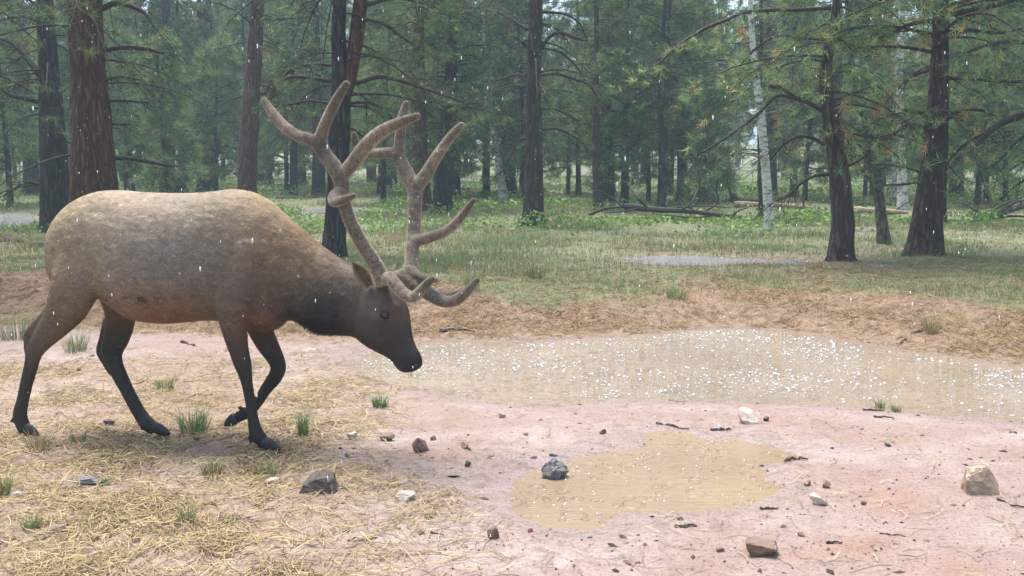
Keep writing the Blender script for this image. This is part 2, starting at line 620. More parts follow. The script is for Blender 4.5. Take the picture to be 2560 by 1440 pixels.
# ---------------------------------------------------------------- water
def mat_water(name, base, ring_scale, ring_freq, rough, strength, dist, chop=1.6):
    m, nt, b = mat_new(name)
    p = pos(nt)
    f = noise_fac(nt, p, .9, 4)
    c = ramp(nt, f, [(0.3, tuple(v * .82 for v in base)), (0.7, tuple(min(1, v * 1.12) for v in base))])
    nt.links.new(c, b.inputs['Base Color'])
    b.inputs['Roughness'].default_value = rough
    b.inputs['Specular IOR Level'].default_value = 0.5
    b.inputs['IOR'].default_value = 1.33
    tot = None
    for sc, fr, th in ((ring_scale, ring_freq, .55), (ring_scale * 1.9, ring_freq * .6, .5)):
        v = nd(nt, 'ShaderNodeTexVoronoi', Scale=sc, Randomness=1.0); v.voronoi_dimensions = '2D'
        nt.links.new(p, v.inputs['Vector'])
        d = v.outputs['Distance']
        sepc = nt.nodes.new('ShaderNodeSeparateColor'); nt.links.new(v.outputs['Color'], sepc.inputs[0])
        rad = mth(nt, 'ADD', mth(nt, 'MULTIPLY', sepc.outputs[1], .32), .06)        # each drop's ring has its own age
        band = mth(nt, 'SUBTRACT', 1.0, mth(nt, 'MULTIPLY', mth(nt, 'ABSOLUTE', mth(nt, 'SUBTRACT', d, rad)), 9.0), True)
        ph = mth(nt, 'SINE', mth(nt, 'MULTIPLY', d, fr))
        on = mth(nt, 'GREATER_THAN', sepc.outputs[0], th)
        r = mth(nt, 'MULTIPLY', mth(nt, 'MULTIPLY', ph, band), on)
        tot = r if tot is None else mth(nt, 'ADD', tot, r)
    w = noise_fac(nt, p, 17, 4, .6)
    w2 = noise_fac(nt, pos(nt, (5, 34, 1)), 1.0, 3, .6)
    tot = mth(nt, 'ADD', mth(nt, 'MULTIPLY', tot, .6), mth(nt, 'ADD', mth(nt, 'MULTIPLY', w, chop), mth(nt, 'MULTIPLY', w2, chop)))
    bump(nt, b, tot, strength, dist)
    return m


M['pond'] = mat_water('muddy_pond_water', (0.25, 0.20, 0.14), 5, 46, .08, 1.0, .0115)
M['puddle'] = mat_water('muddy_puddle_water', (0.262, 0.192, 0.122), 6, 40, .05, 1.0, .009, .75)
M['farwater'] = mat_water('far_puddle_water', (0.21, 0.22, 0.225), 4, 30, .12, 1.0, .014)


def water(name, poly, z, mat, label, step, margin=.5):
    lo, hi = poly.min(0) - margin, poly.max(0) + margin
    ax = np.arange(lo[0], hi[0] + step, step); ay = np.arange(lo[1], hi[1] + step, step)
    X, Y = np.meshgrid(ax, ay)
    keep = poly_sd(X, Y, poly) > -margin
    n2, m2 = X.shape
    idx = (np.arange(n2 - 1)[:, None] * m2 + np.arange(m2 - 1)[None])
    kq = keep[:-1, :-1] & keep[1:, :-1] & keep[:-1, 1:] & keep[1:, 1:]
    i2 = idx[kq]
    q = np.stack([i2, i2 + 1, i2 + m2 + 1, i2 + m2], -1)
    Vw = np.stack([X, Y, np.full_like(X, z)], -1).reshape(-1, 3)
    used = np.unique(q); remap = -np.ones(len(Vw), int); remap[used] = np.arange(len(used))
    o = obj(name, mesh_from(name, Vw[used], remap[q]), mat)
    return tag(o, label, kind='structure')


water('pond', POND, POOL_Z, M['pond'], 'shallow muddy pond pocked by rain below the littered bank', .1, .45)
water('puddle', PUDDLE, POOL_Z, M['puddle'], 'tan rain puddle lying in the pink mud around a grey rock', .05, .3)
water('puddle', DRIP, POOL_Z, M['puddle'], 'tiny tan puddle beside the point of the bigger mud puddle', .03, .15)
for k, (poly, lev) in enumerate(FARW):
    water('rain_pool', poly, lev, M['farwater'], ['pale rain pool in the grass in front of the curved dark pine', 'pale rain pool in the grass beside the black pine trunk',
          'pale rain pool in the meadow seen between the antlers', 'small rain pool in the grass between the two leaning pines'][k], .2, .6)

# =====================================================================
# the elk
# =====================================================================
_A = at_z(672, 1128, 0); _B = at_z(78, 1091, 0)
_f = nrm(_A - _B)
TH = math.atan2(-_f[1], _f[0])                      # yaw of the body towards the camera
F_B = np.array([math.cos(TH), -math.sin(TH), 0]); N_B = np.array([-math.sin(TH), -math.cos(TH), 0])
ORG = _A - N_B * 0.14                               # the mid plane runs through here
TH_H = TH + math.radians(13)                        # the head turns further
F_H = np.array([math.cos(TH_H), -math.sin(TH_H), 0]); N_H = np.array([-math.sin(TH_H), -math.cos(TH_H), 0])
PX_PIV = 800


def _plane(px, py, org, n, lat):
    d = ray(px, py)
    return CAM + d * (np.dot(org + n * lat - CAM, n) / np.dot(d, n))


_piv = _plane(PX_PIV, 700, ORG, N_B, 0)


def UB(px, py, lat=0.0):
    return _plane(px, py, ORG, N_B, lat)


def UH(px, py, lat=0.0):
    return _plane(px, py, _piv, N_H, lat)


def mpp(p):
    """metres per photo pixel at p"""
    q = p - CAM
    return (q[1] * CP - q[2] * SP) / FPX


def loft(secs, n=28, ex=2.2, sub=3):
    """secs: rows (centre3, u3 half axis, v3 half axis) -> closed mesh"""
    S = np.array([np.concatenate(s) for s in secs])
    S = smooth_path(S, sub) if sub > 1 else S
    a = np.arange(n) / n * 2 * math.pi
    ca, sa = np.cos(a), np.sin(a)
    ca = np.sign(ca) * np.abs(ca) ** (2 / ex); sa = np.sign(sa) * np.abs(sa) ** (2 / ex)
    V = S[:, None, 0:3] + ca[None, :, None] * S[:, None, 3:6] + sa[None, :, None] * S[:, None, 6:9]
    m = len(S)
    V = np.vstack([V.reshape(-1, 3), S[0, :3], S[-1, :3]])
    i = np.arange(m - 1)[:, None] * n; j = np.arange(n)[None]; k = (j + 1) % n
    Q = np.stack([i + j, i + k, i + n + k, i + n + j], -1).reshape(-1, 4)
    T = []
    for s in range(n):
        T.append((m * n, (s + 1) % n, s)); T.append((m * n + 1, (m - 1) * n + s, (m - 1) * n + (s + 1) % n))
    return V, Q, np.array(T)


def pair_secs(rows, U, nv):
    """rows: (top px, bottom px, half width) in the plane given by U"""
    out = []
    for (tx, ty), (bx, by), hw in rows:
        t, bm = U(tx, ty), U(bx, by)
        out.append(((t + bm) / 2, (t - bm) / 2, nv * hw))
    return out


def chain_secs(rows, U, nv):
    """rows: px, py, half width px, lateral, half thickness m"""
    P = np.array([U(r[0], r[1], r[3]) for r in rows])
    T = nrm(np.gradient(P, axis=0))
    out = []
    for i, r in enumerate(rows):
        u = nrm(np.cross(nv, T[i]))
        out.append((P[i], u * r[2] * mpp(P[i]), nrm(np.cross(T[i], u)) * r[4]))
    return out


body = Geo()
torso = [((130, 590), (130, 650), .05), ((146, 548), (142, 705), .12), ((175, 514), (175, 742), .175), ((215, 490), (215, 748), .215),
         ((255, 478), (255, 742), .24), ((300, 476), (300, 772), .26), ((350, 480), (350, 800), .285), ((420, 483), (420, 808), .30),
         ((480, 483), (480, 804), .295), ((530, 479), (530, 800), .275), ((585, 473), (585, 806), .25), ((630, 481), (630, 822), .225),
         ((670, 502), (668, 829), .20), ((700, 528), (698, 820), .165), ((726, 556), (722, 790), .12), ((742, 590), (738, 730), .06)]
body.add(*loft(pair_secs(torso, UB, N_B), 40, 2.15))
neck = [((590, 476), (610, 800), .20), ((650, 490), (690, 806), .185), ((705, 532), (735, 800), .165), ((750, 572), (768, 815), .15),
        ((800, 614), (806, 834), .135)]
neck_s = pair_secs(neck, UB, N_B)
nh = [((800, 614), (806, 834), .135), ((850, 648), (848, 838), .12), ((890, 672), (884, 842), .105), ((925, 694), (900, 850), .092)]
neck_h = pair_secs(nh, UH, N_H)
body.add(*loft(neck_s[:-1] + [((neck_s[-1][0] + neck_h[0][0]) / 2, (neck_s[-1][1] + neck_h[0][1]) / 2, (neck_s[-1][2] + neck_h[0][2]) / 2)] + neck_h[1:], 32, 2.1))
head = [((918, 700), (890, 832), .07), ((945, 698), (897, 846), .095), ((978, 720), (910, 858), .105), ((1002, 745), (925, 868), .105),
        ((1016, 775), (942, 878), .092), ((1022, 806), (957, 886), .074), ((1028, 840), (970, 893), .060), ((1038, 868), (982, 902), .054),
        ((1048, 886), (992, 916), .055), ((1053, 900), (1003, 927), .052), ((1053, 914), (1018, 931), .042), ((1047, 922), (1032, 930), .022)]
body.add(*loft(pair_secs(head, UH, N_H), 30, 2.3))
# brow ridge, cheek, pedicles
for (x, y, lat, r) in ((958, 770, .075, .036), (985, 772, .05, .04), (935, 838, .055, .045), (958, 712, .055, .035)):
    for s in (1, -1):
        c = UH(x, y, lat * s)
        body.add(*loft([(c + np.array([0, 0, 1]) * r * k, F_H * r * math.sqrt(max(1 - k * k, .02)), N_H * r * .8 * math.sqrt(max(1 - k * k, .02))) for k in (-.95, -.7, -.3, .1, .5, .8, .95)], 12, 2, 1))

legs = {
    'hind_near': [(240, 545, 50, .07, .07), (217, 630, 76, .12, .10), (192, 700, 66, .15, .10), (168, 765, 54, .16, .082), (138, 812, 38, .16, .060), (108, 848, 28, .155, .046),
                  (86, 882, 21, .15, .036), (77, 918, 18.5, .148, .030), (66, 960, 17, .146, .026), (56, 1005, 16.5, .144, .026), (50, 1035, 19, .142, .030),
                  (56, 1060, 19, .14, .031), (66, 1078, 17, .14, .032)],
    'hind_far': [(262, 620, 55, -.10, .09), (285, 700, 52, -.12, .09), (300, 765, 44, -.13, .075), (300, 808, 37, -.135, .062), (292, 845, 33, -.135, .05), (279, 880, 30, -.135, .04),
                 (287, 912, 23, -.135, .034), (301, 942, 20.5, -.135, .03), (316, 972, 19, -.135, .026), (333, 1005, 18.5, -.135, .026), (350, 1035, 18, -.135, .028),
                 (366, 1057, 20, -.135, .031), (388, 1073, 17, -.135, .032)],
    'fore_near': [(618, 600, 40, .11, .05), (600, 690, 62, .155, .08), (586, 755, 52, .165, .078), (583, 800, 37, .16, .064), (589, 840, 31, .155, .052), (597, 875, 26, .15, .043),
                  (606, 908, 23, .147, .040), (613, 935, 18, .145, .034), (619, 965, 14.5, .143, .026), (626, 1005, 14, .142, .025), (632, 1042, 14, .141, .027),
                  (638, 1074, 17, .14, .031), (652, 1098, 18, .14, .032), (662, 1110, 16, .14, .032)],
    'fore_far': [(640, 700, 55, -.11, .07), (642, 770, 46, -.12, .068), (650, 820, 34, -.125, .055), (668, 860, 29, -.125, .046), (687, 893, 23, -.125, .041), (696, 920, 20, -.125, .040),
                 (686, 945, 18.5, -.125, .034), (666, 971, 15.5, -.125, .027), (652, 994, 14, -.125, .025), (634, 1018, 13.5, -.125, .027), (617, 1033, 14, -.125, .03),
                 (600, 1040, 14, -.125, .03), (588, 1047, 13, -.125, .03)],
}
# plant the far hind foot on the ground: its lateral offset follows from where the hoof meets z = 0
_hf = at_z(412, 1089, 0); _lat_hf = float(np.dot(_hf - ORG, N_B))
for i, r in enumerate(legs['hind_far']):
    k = max(0, (i - 3) / 9)
    legs['hind_far'][i] = (*r[:3], r[3] + (_lat_hf - r[3]) * k, r[4])
for rows in legs.values():
    body.add(*loft(chain_secs(rows, UB, N_B), 20, 2.1))
# Achilles tendons with the point of the hock, dewclaws, tail, shoulder and thigh muscle
lhf = _lat_hf
for rows in ([(150, 740, 14, .15, .02), (108, 792, 12, .15, .016), (74, 832, 13, .15, .02), (70, 858, 12, .15, .02), (74, 890, 12, .15, .02)],
             [(272, 800, 16, -.135, .02), (256, 850, 11, -.135, .016), (250, 878, 11, -.135, .02), (266, 905, 13, -.135, .02), (285, 935, 13, -.135, .02)],
             [(46, 1036, 9, .15, .008), (34, 1048, 7, .155, .007), (23, 1056, 3, .155, .004)],
             [(356, 1058, 9, lhf + .02, .008), (354, 1067, 7, lhf + .025, .007), (353, 1076, 3, lhf + .025, .004)],
             [(630, 1080, 9, .155, .008), (627, 1096, 8, .16, .008), (625, 1112, 3, .16, .004)],
             [(612, 1028, 9, -.11, .008), (600, 1020, 7, -.105, .007), (591, 1016, 3, -.105, .004)],
             [(168, 560, 18, 0, .03), (150, 590, 16, 0, .03), (140, 630, 13, 0, .025), (138, 665, 8, 0, .015)],
             [(640, 555, 6, .10, .015), (632, 585, 32, .125, .045), (615, 620, 56, .155, .07), (595, 685, 56, .165, .07), (578, 735, 38, .165, .06), (568, 775, 10, .15, .03)],
             [(640, 555, 6, -.10, .015), (632, 585, 32, -.125, .045), (615, 620, 56, -.155, .07), (595, 685, 56, -.165, .07), (578, 735, 38, -.165, .06), (568, 775, 10, -.15, .03)],
             [(250, 500, 8, .12, .02), (245, 535, 38, .14, .055), (235, 590, 62, .155, .07), (222, 650, 64, .165, .07), (205, 715, 48, .16, .06)],
             [(250, 500, 8, -.12, .02), (245, 535, 38, -.14, .055), (235, 590, 62, -.155, .07), (222, 650, 60, -.16, .07), (240, 705, 40, -.15, .06)]):
    body.add(*loft(chain_secs(rows, UB, N_B), 16, 2))


def remesh(geo, name, voxel, smooth_it, fac=0.5):
    me = geo.mesh(name + '_raw')
    o = bpy.data.objects.new(name + '_raw', me); COL.objects.link(o)
    md = o.modifiers.new('r', 'REMESH'); md.mode = 'VOXEL'; md.voxel_size = voxel; md.adaptivity = 0
    if smooth_it:
        ms = o.modifiers.new('s', 'SMOOTH'); ms.iterations = smooth_it; ms.factor = fac
    dg = bpy.context.evaluated_depsgraph_get(); dg.update()
    out = bpy.data.meshes.new_from_object(o.evaluated_get(dg))
    bpy.data.objects.remove(o); bpy.data.meshes.remove(me)
    out.name = name
    out.materials.clear()
    out.polygons.foreach_set('use_smooth', np.ones(len(out.polygons), bool))
    return out


elk_me = remesh(body, 'elk_body', .0085, 7)
n = len(elk_me.vertices)
EV = np.empty(n * 3, np.float32); elk_me.vertices.foreach_get('co', EV); EV = EV.reshape(-1, 3).astype(float)
EN = np.empty(n * 3, np.float32); elk_me.vertices.foreach_get('normal', EN); EN = EN.reshape(-1, 3).astype(float)

# coat colours: control points in side view
PAINT = [  # px, py, sigma, colour
    (200, 505, 30, (.40, .31, .19)), (150, 560, 26, (.44, .35, .22)), (132, 620, 20, (.42, .33, .21)), (300, 490, 40, (.37, .29, .19)), (420, 500, 45, (.36, .29, .20)), (540, 495, 40, (.34, .27, .18)),
    (600, 490, 32, (.31, .24, .155)), (660, 515, 30, (.37, .27, .15)), (350, 560, 60, (.34, .28, .20)), (470, 570, 60, (.28, .235, .18)), (220, 600, 40, (.28, .22, .145)),
    (190, 640, 40, (.25, .18, .11)), (330, 640, 50, (.29, .235, .165)), (420, 660, 60, (.235, .20, .165)), (500, 650, 50, (.205, .178, .15)), (580, 600, 55, (.25, .20, .145)), (600, 680, 45, (.185, .15, .115)),
    (290, 720, 35, (.24, .175, .11)), (420, 738, 38, (.25, .15, .085)), (420, 790, 30, (.26, .125, .065)), (320, 770, 27, (.25, .125, .068)), (500, 782, 36, (.25, .13, .072)), (550, 740, 35, (.175, .125, .085)),
    (655, 802, 30, (.20, .095, .055)), (640, 740, 35, (.14, .10, .072)), (700, 720, 40, (.12, .088, .064)), (690, 620, 45, (.235, .17, .105)), (740, 610, 35, (.29, .195, .105)), (800, 640, 28, (.235, .165, .097)),
    (760, 690, 35, (.145, .105, .072)), (840, 680, 28, (.13, .098, .07)), (880, 690, 24, (.115, .085, .06)), (760, 760, 26, (.06, .05, .045)), (800, 800, 35, (.026, .025, .026)), (850, 780, 32, (.038, .034, .032)), (860, 825, 22, (.026, .025, .027)), (745, 795, 14, (.035, .032, .03)),
    (910, 740, 22, (.095, .07, .052)), (900, 800, 25, (.088, .067, .05)), (960, 765, 12, (.17, .12, .075)), (995, 765, 14, (.095, .068, .05)), (1012, 790, 12, (.12, .083, .056)), (940, 790, 16, (.105, .078, .056)),
    (985, 830, 22, (.062, .049, .043)), (930, 860, 22, (.06, .047, .04)), (1020, 850, 20, (.056, .045, .04)), (1010, 895, 20, (.05, .038, .035)), (1040, 912, 14, (.018, .015, .016)), (1005, 926, 7, (.16, .115, .085)),
    (190, 740, 35, (.185, .135, .085)), (150, 800, 25, (.145, .105, .068)), (110, 850, 22, (.105, .078, .055)), (70, 840, 12, (.05, .042, .036)), (80, 900, 20, (.055, .044, .036)), (64, 980, 30, (.047, .038, .033)), (55, 1060, 25, (.036, .032, .030)),
    (285, 760, 22, (.13, .095, .066)), (295, 820, 26, (.055, .044, .036)), (280, 890, 25, (.040, .033, .030)), (320, 980, 30, (.035, .031, .029)), (370, 1060, 28, (.032, .029, .028)),
    (580, 810, 25, (.085, .066, .052)), (595, 860, 25, (.05, .041, .036)), (612, 930, 25, (.042, .036, .032)), (628, 1010, 30, (.038, .033, .030)), (655, 1100, 25, (.032, .029, .028)),
    (655, 840, 20, (.055, .042, .034)), (690, 900, 22, (.042, .034, .030)), (660, 970, 22, (.038, .032, .029)), (595, 1045, 20, (.032, .028, .027)),
]
_sp = np.array([(a[0], a[1]) for a in PAINT], float); _ss = np.array([a[2] for a in PAINT], float); _sc = np.array([a[3] for a in PAINT])


def side_px(P):
    """photo pixel of a body point moved into the mid plane (so both flanks share one coat)"""
    lb = (P - ORG) @ N_B; Pb = P - lb[:, None] * N_B
    lh = (P - _piv) @ N_H; Ph = P - lh[:, None] * N_H
    xb, yb = project(Pb); xh, yh = project(Ph)
    k = sstep(780, 840, xh)
    return xb * (1 - k) + xh * k, yb * (1 - k) + yh * k, np.where(k > .5, lh, lb)


def coat(P):
    x, y, lat = side_px(P)
    w = np.exp(-((x[:, None] - _sp[None, :, 0]) ** 2 + (y[:, None] - _sp[None, :, 1]) ** 2) / (2 * (_ss[None] * 1.15) ** 2)) + 1e-9 / (1 + (x[:, None] - _sp[None, :, 0]) ** 2 + (y[:, None] - _sp[None, :, 1]) ** 2)
    c = (w @ _sc) / w.sum(1, keepdims=True)
    c = c * (1 + .30 * fbm(x * .03 + lat * 9, y * .05, 91, 3) + .35 * fbm(x * .15, y * .22 + lat * 30, 95, 3))[:, None]
    # scuffs of dried mud along the lower flank
    sc = sstep(.62, .72, vnoise(x * .10, y * .16, 99)) * np.exp(-((x - 400) / 70) ** 2 - ((y - 735) / 14) ** 2)
    c = c * (1 - .7 * sc)[:, None]
    return np.clip(c, .004, 1)


ecol = coat(EV)
at_ = elk_me.color_attributes.new('Col', 'FLOAT_COLOR', 'POINT')
at_.data.foreach_set('color', np.hstack([ecol, np.ones((n, 1))]).astype(np.float32).ravel())

hm, nt, b = mat_new('elk_hide')
c = attr(nt).outputs['Color']
gn = noise_fac(nt, pos(nt, (90, 90, 45)), 1.0, 4, .65)
c2 = mixrgb(nt, mth(nt, 'MULTIPLY', gn, .55), c, (0.012, 0.010, 0.009))
nt.links.new(c2, b.inputs['Base Color'])
b.inputs['Roughness'].default_value = .62
b.inputs['Specular IOR Level'].default_value = .25
bump(nt, b, gn, .6, .006)
M['hide'] = hm
M['fur'] = mat_attr('elk_fur', .6, .25, .1)

elk = empty('elk', tuple(_A))
elk.location = (0, 0, 0)
tag(elk, 'bull elk with velvet antlers walking across the mud with its head lowered', 'elk')
o_body = obj('body', elk_me, hm, elk)

# fur: short hairs lying back along the coat
NF = 150000
areas = np.empty(len(elk_me.polygons)); elk_me.polygons.foreach_get('area', areas)
pv = np.empty(len(elk_me.loops), np.int32); elk_me.loops.foreach_get('vertex_index', pv)
ls = np.empty(len(elk_me.polygons), np.int32); elk_me.polygons.foreach_get('loop_start', ls)
lt = np.empty(len(elk_me.polygons), np.int32); elk_me.polygons.foreach_get('loop_total', lt)
pick = RNG.choice(len(areas), NF, p=areas / areas.sum())
i0, i1, i2 = pv[ls[pick]], pv[ls[pick] + 1], pv[ls[pick] + 2]
i3 = pv[ls[pick] + np.minimum(3, lt[pick] - 1)]
s, t = RNG.random((NF, 1)), RNG.random((NF, 1))
FP = (EV[i0] * (1 - s) + EV[i1] * s) * (1 - t) + (EV[i3] * (1 - s) + EV[i2] * s) * t
FN = nrm((EN[i0] + EN[i1] + EN[i2]) / 3)
fx, fy, fl = side_px(FP)
# the wet coat lies in small locks: tilt the hair normals by lock
lk = np.stack([fbm(fx * .05 + fy * .03, fy * .13 - fx * .05 + fl * 20, 301 + q, 2) for q in range(3)], 1)
lk2 = fbm(fx * .07 + fy * .05, fy * .12 - fx * .06, 311, 2)
flow = np.where((fx > 860)[:, None], (-F_H * .75 + np.array([0, 0, .45])), (-F_B * .75 + np.array([0, 0, -.55])))
legm = sstep(790, 850, fy) * (fx < 760)
flow = flow * (1 - legm)[:, None] + np.array([0, 0, -1.0]) * legm[:, None]
flow = flow + RNG.normal(0, .28, (NF, 3))
flow = nrm(flow - FN * np.sum(flow * FN, 1, keepdims=True))
L = .017 * (1 - .5 * legm)
L = np.where(fx > 905, .008, L)
mane = np.exp(-((fx - 805) / 60) ** 2 - ((fy - 815) / 32) ** 2)
L = L + .030 * mane + .008 * np.exp(-((fx - 760) / 80) ** 2)
L = L * RNG.uniform(.6, 1.25, NF)
lift = .22 + .25 * mane
hd = nrm(flow + FN * lift[:, None])
side = nrm(np.cross(hd, FN)) * .0013
tip = FP + hd * L[:, None]
base = FP - FN * .001
FV = np.stack([base - side, base + side, tip], 1).reshape(-1, 3)
fc = coat(FP) * RNG.uniform(.72, 1.35, (NF, 1)) * (1 + .9 * lk2 * (fy < 800) * (fx < 890))[:, None]
fcol = np.repeat(fc, 3, 0); fcol[2::3] *= 1.22
fur_me = mesh_from('elk_fur', FV, None, np.arange(NF * 3).reshape(-1, 3), fcol)
fur_me.normals_split_custom_set_from_vertices(np.repeat(nrm(FN + lk * 1.1), 3, 0).astype(np.float32).tolist())
tag(obj('fur', fur_me, M['fur'], o_body), kind='stuff')

# antlers --------------------------------------------------------------
am_, nt, b = mat_new('antler_velvet')
p = pos(nt)
f = noise_fac(nt, p, 38, 5, .7); f2 = noise_fac(nt, pos(nt, (160, 160, 60)), 1.0, 3)
ca = attr(nt).outputs['Color']
c = mixrgb(nt, ramp(nt, f, [(.35, (0, 0, 0)), (.62, (.85, .85, .85))]), ca, (0.075, 0.06, 0.048))
nt.links.new(c, b.inputs['Base Color'])
b.inputs['Roughness'].default_value = .8
b.inputs['Specular IOR Level'].default_value = .15
b.inputs['Sheen Weight'].default_value = .8
b.inputs['Sheen Roughness'].default_value = .35
b.inputs['Sheen Tint'].default_value = (1, .93, .8, 1)
bump(nt, b, mth(nt, 'ADD', mth(nt, 'MULTIPLY', f, .6), mth(nt, 'MULTIPLY', f2, .5)), .55, .006)
M['velvet'] = am_

NEAR = [  # tines: px, py, half width px, lateral
    [(956, 712, 18, .055), (948, 680, 19, .075), (938, 660, 18, .09), (906, 610, 17.5, .15), (880, 562, 17, .20), (864, 520, 17, .235), (857, 480, 17.5, .26), (851, 445, 20, .275), (832, 412, 19, .285), (813, 388, 18, .29), (797, 360, 19, .295), (782, 346, 16, .295)],
    [(797, 360, 17, .295), (770, 347, 15, .30), (742, 338, 14.5, .30), (711, 317, 14, .30), (684, 287, 12.5, .29), (661, 252, 9, .27)],
    [(797, 362, 17, .295), (803, 338, 15, .30), (812, 312, 14, .31), (834, 264, 13, .325), (852, 232, 11.5, .335), (866, 209, 8.5, .34)],
    [(851, 445, 19, .275), (868, 424, 17, .285), (884, 406, 18, .295), (911, 369, 18, .32), (949, 332, 16.5, .35), (1000, 306, 13.5, .38), (1043, 290, 9, .40)],
    [(862, 478, 15, .25), (848, 482, 16, .31), (836, 494, 16, .37), (838, 505, 13, .42), (858, 500, 11.5, .455), (884, 489, 7.5, .48)],
    [(962, 700, 16, .06), (975, 695, 15.5, .10), (993, 716, 15.5, .125), (1012, 736, 15, .145), (1034, 743, 14, .165), (1052, 726, 12, .185), (1068, 708, 10.5, .20), (1082, 696, 7, .21)],
]
FAR = [
    [(975, 700, 16, -.05), (1000, 690, 17, -.08), (1018, 682, 17, -.11), (1027, 660, 17.5, -.15), (1032, 613, 16.5, -.20), (1036, 563, 17, -.25), (1037, 513, 17.5, -.28), (1036, 475, 18.5, -.30), (1020, 440, 18, -.31), (1004, 408, 17.5, -.315), (993, 384, 18, -.32)],
    [(995, 388, 16, -.32), (975, 382, 14, -.315), (948, 384, 13, -.31), (922, 384, 12, -.305), (900, 375, 10.5, -.30), (889, 355, 10, -.29), (886, 335, 7, -.28)],
    [(995, 385, 16, -.32), (999, 355, 14, -.33), (1002, 320, 13, -.34), (1006, 292, 12, -.35), (1015, 259, 8, -.36)],
    [(1037, 475, 18, -.30), (1050, 455, 17, -.31), (1066, 436, 17, -.32), (1080, 410, 14.5, -.33), (1103, 375, 13, -.35), (1130, 338, 11, -.37), (1153, 312, 7.5, -.38)],
    [(1040, 600, 15, -.21), (1060, 598, 14, -.21), (1078, 592, 13.5, -.205), (1108, 582, 12.5, -.20), (1140, 558, 11.5, -.19), (1164, 527, 9.5, -.18), (1184, 500, 6.5, -.17)],
    [(1002, 690, 16, -.08), (1030, 708, 17, -.09), (1068, 732, 17, -.10), (1108, 753, 15, -.105), (1140, 750, 14.5, -.105), (1166, 730, 12, -.10), (1193, 700, 7.5, -.09)],
    [(1060, 722, 14, -.12), (1090, 736, 12, -.15), (1120, 741, 11, -.165), (1140, 736, 9.5, -.17), (1154, 728, 6, -.175)],
    [(1024, 672, 14, -.12), (1045, 690, 12, -.10), (1068, 699, 9.5, -.09), (1090, 700, 7, -.085)],
]
for side_name, tines in (('near', NEAR), ('far', FAR)):
    g = Geo()
    for tn in tines:
        rows = smooth_path(np.array(tn, float), 4)
        P = np.array([UH(r[0], r[1], r[3]) for r in rows])
        R = np.array([r[2] * mpp(q) for r, q in zip(rows, P)])
        if tn[-1][2] < 10:   # round the tip
            d = nrm(P[-1] - P[-2]); r = R[-1]
            P = np.vstack([P, P[-1] + d * r * .55, P[-1] + d * r * .85, P[-1] + d * r * .98]); R = np.append(R, [r * .84, r * .5, r * .15])
        g.add(*tube(P, R, 14))
    me = remesh(g, 'antler', .0055, 3)
    nv = len(me.vertices)
    co = np.empty(nv * 3, np.float32); me.vertices.foreach_get('co', co); co = co.reshape(-1, 3)
    x, y = project(co)
    # velvet darkens with age towards the base of the beam and the tine tips
    tipd = np.min([np.hypot(x - t[-1][0], y - t[-1][1]) for t in tines], axis=0)
    base_c = np.array([.25, .212, .160])
    cc = np.tile(base_c, (nv, 1)) * (.62 + .38 * sstep(5, 110, tipd))[:, None]
    cc *= (1 + 1.1 * fbm(co[:, 0] * 14, co[:, 2] * 14 + co[:, 1] * 9, 121, 4))[:, None]
    a2 = me.color_attributes.new('Col', 'FLOAT_COLOR', 'POINT')
    a2.data.foreach_set('color', np.hstack([cc, np.ones((nv, 1))]).astype(np.float32).ravel())
    oa = obj('antler', me, am_, elk)
    # velvet fuzz
    en = np.empty(nv * 3, np.float32); me.vertices.foreach_get('normal', en); en = en.reshape(-1, 3).astype(float)
    K = 30000
    pk = RNG.integers(0, nv, K)
    p0 = co[pk].astype(float); nn_ = en[pk]
    hd = nrm(nn_ + RNG.normal(0, .45, (K, 3)))
    sd_ = nrm(np.cross(hd, RNG.normal(0, 1, (K, 3)))) * .0008
    vv = np.stack([p0 - sd_, p0 + sd_, p0 + hd * RNG.uniform(.004, .008, (K, 1))], 1).reshape(-1, 3)
    cf = np.repeat(np.clip(cc[pk] * 2.0, 0, 1), 3, 0)
    fm = mesh_from('velvet_fuzz', vv, None, np.arange(K * 3).reshape(-1, 3), cf)
    tag(obj('velvet_fuzz', fm, M['fur'], oa), kind='stuff')

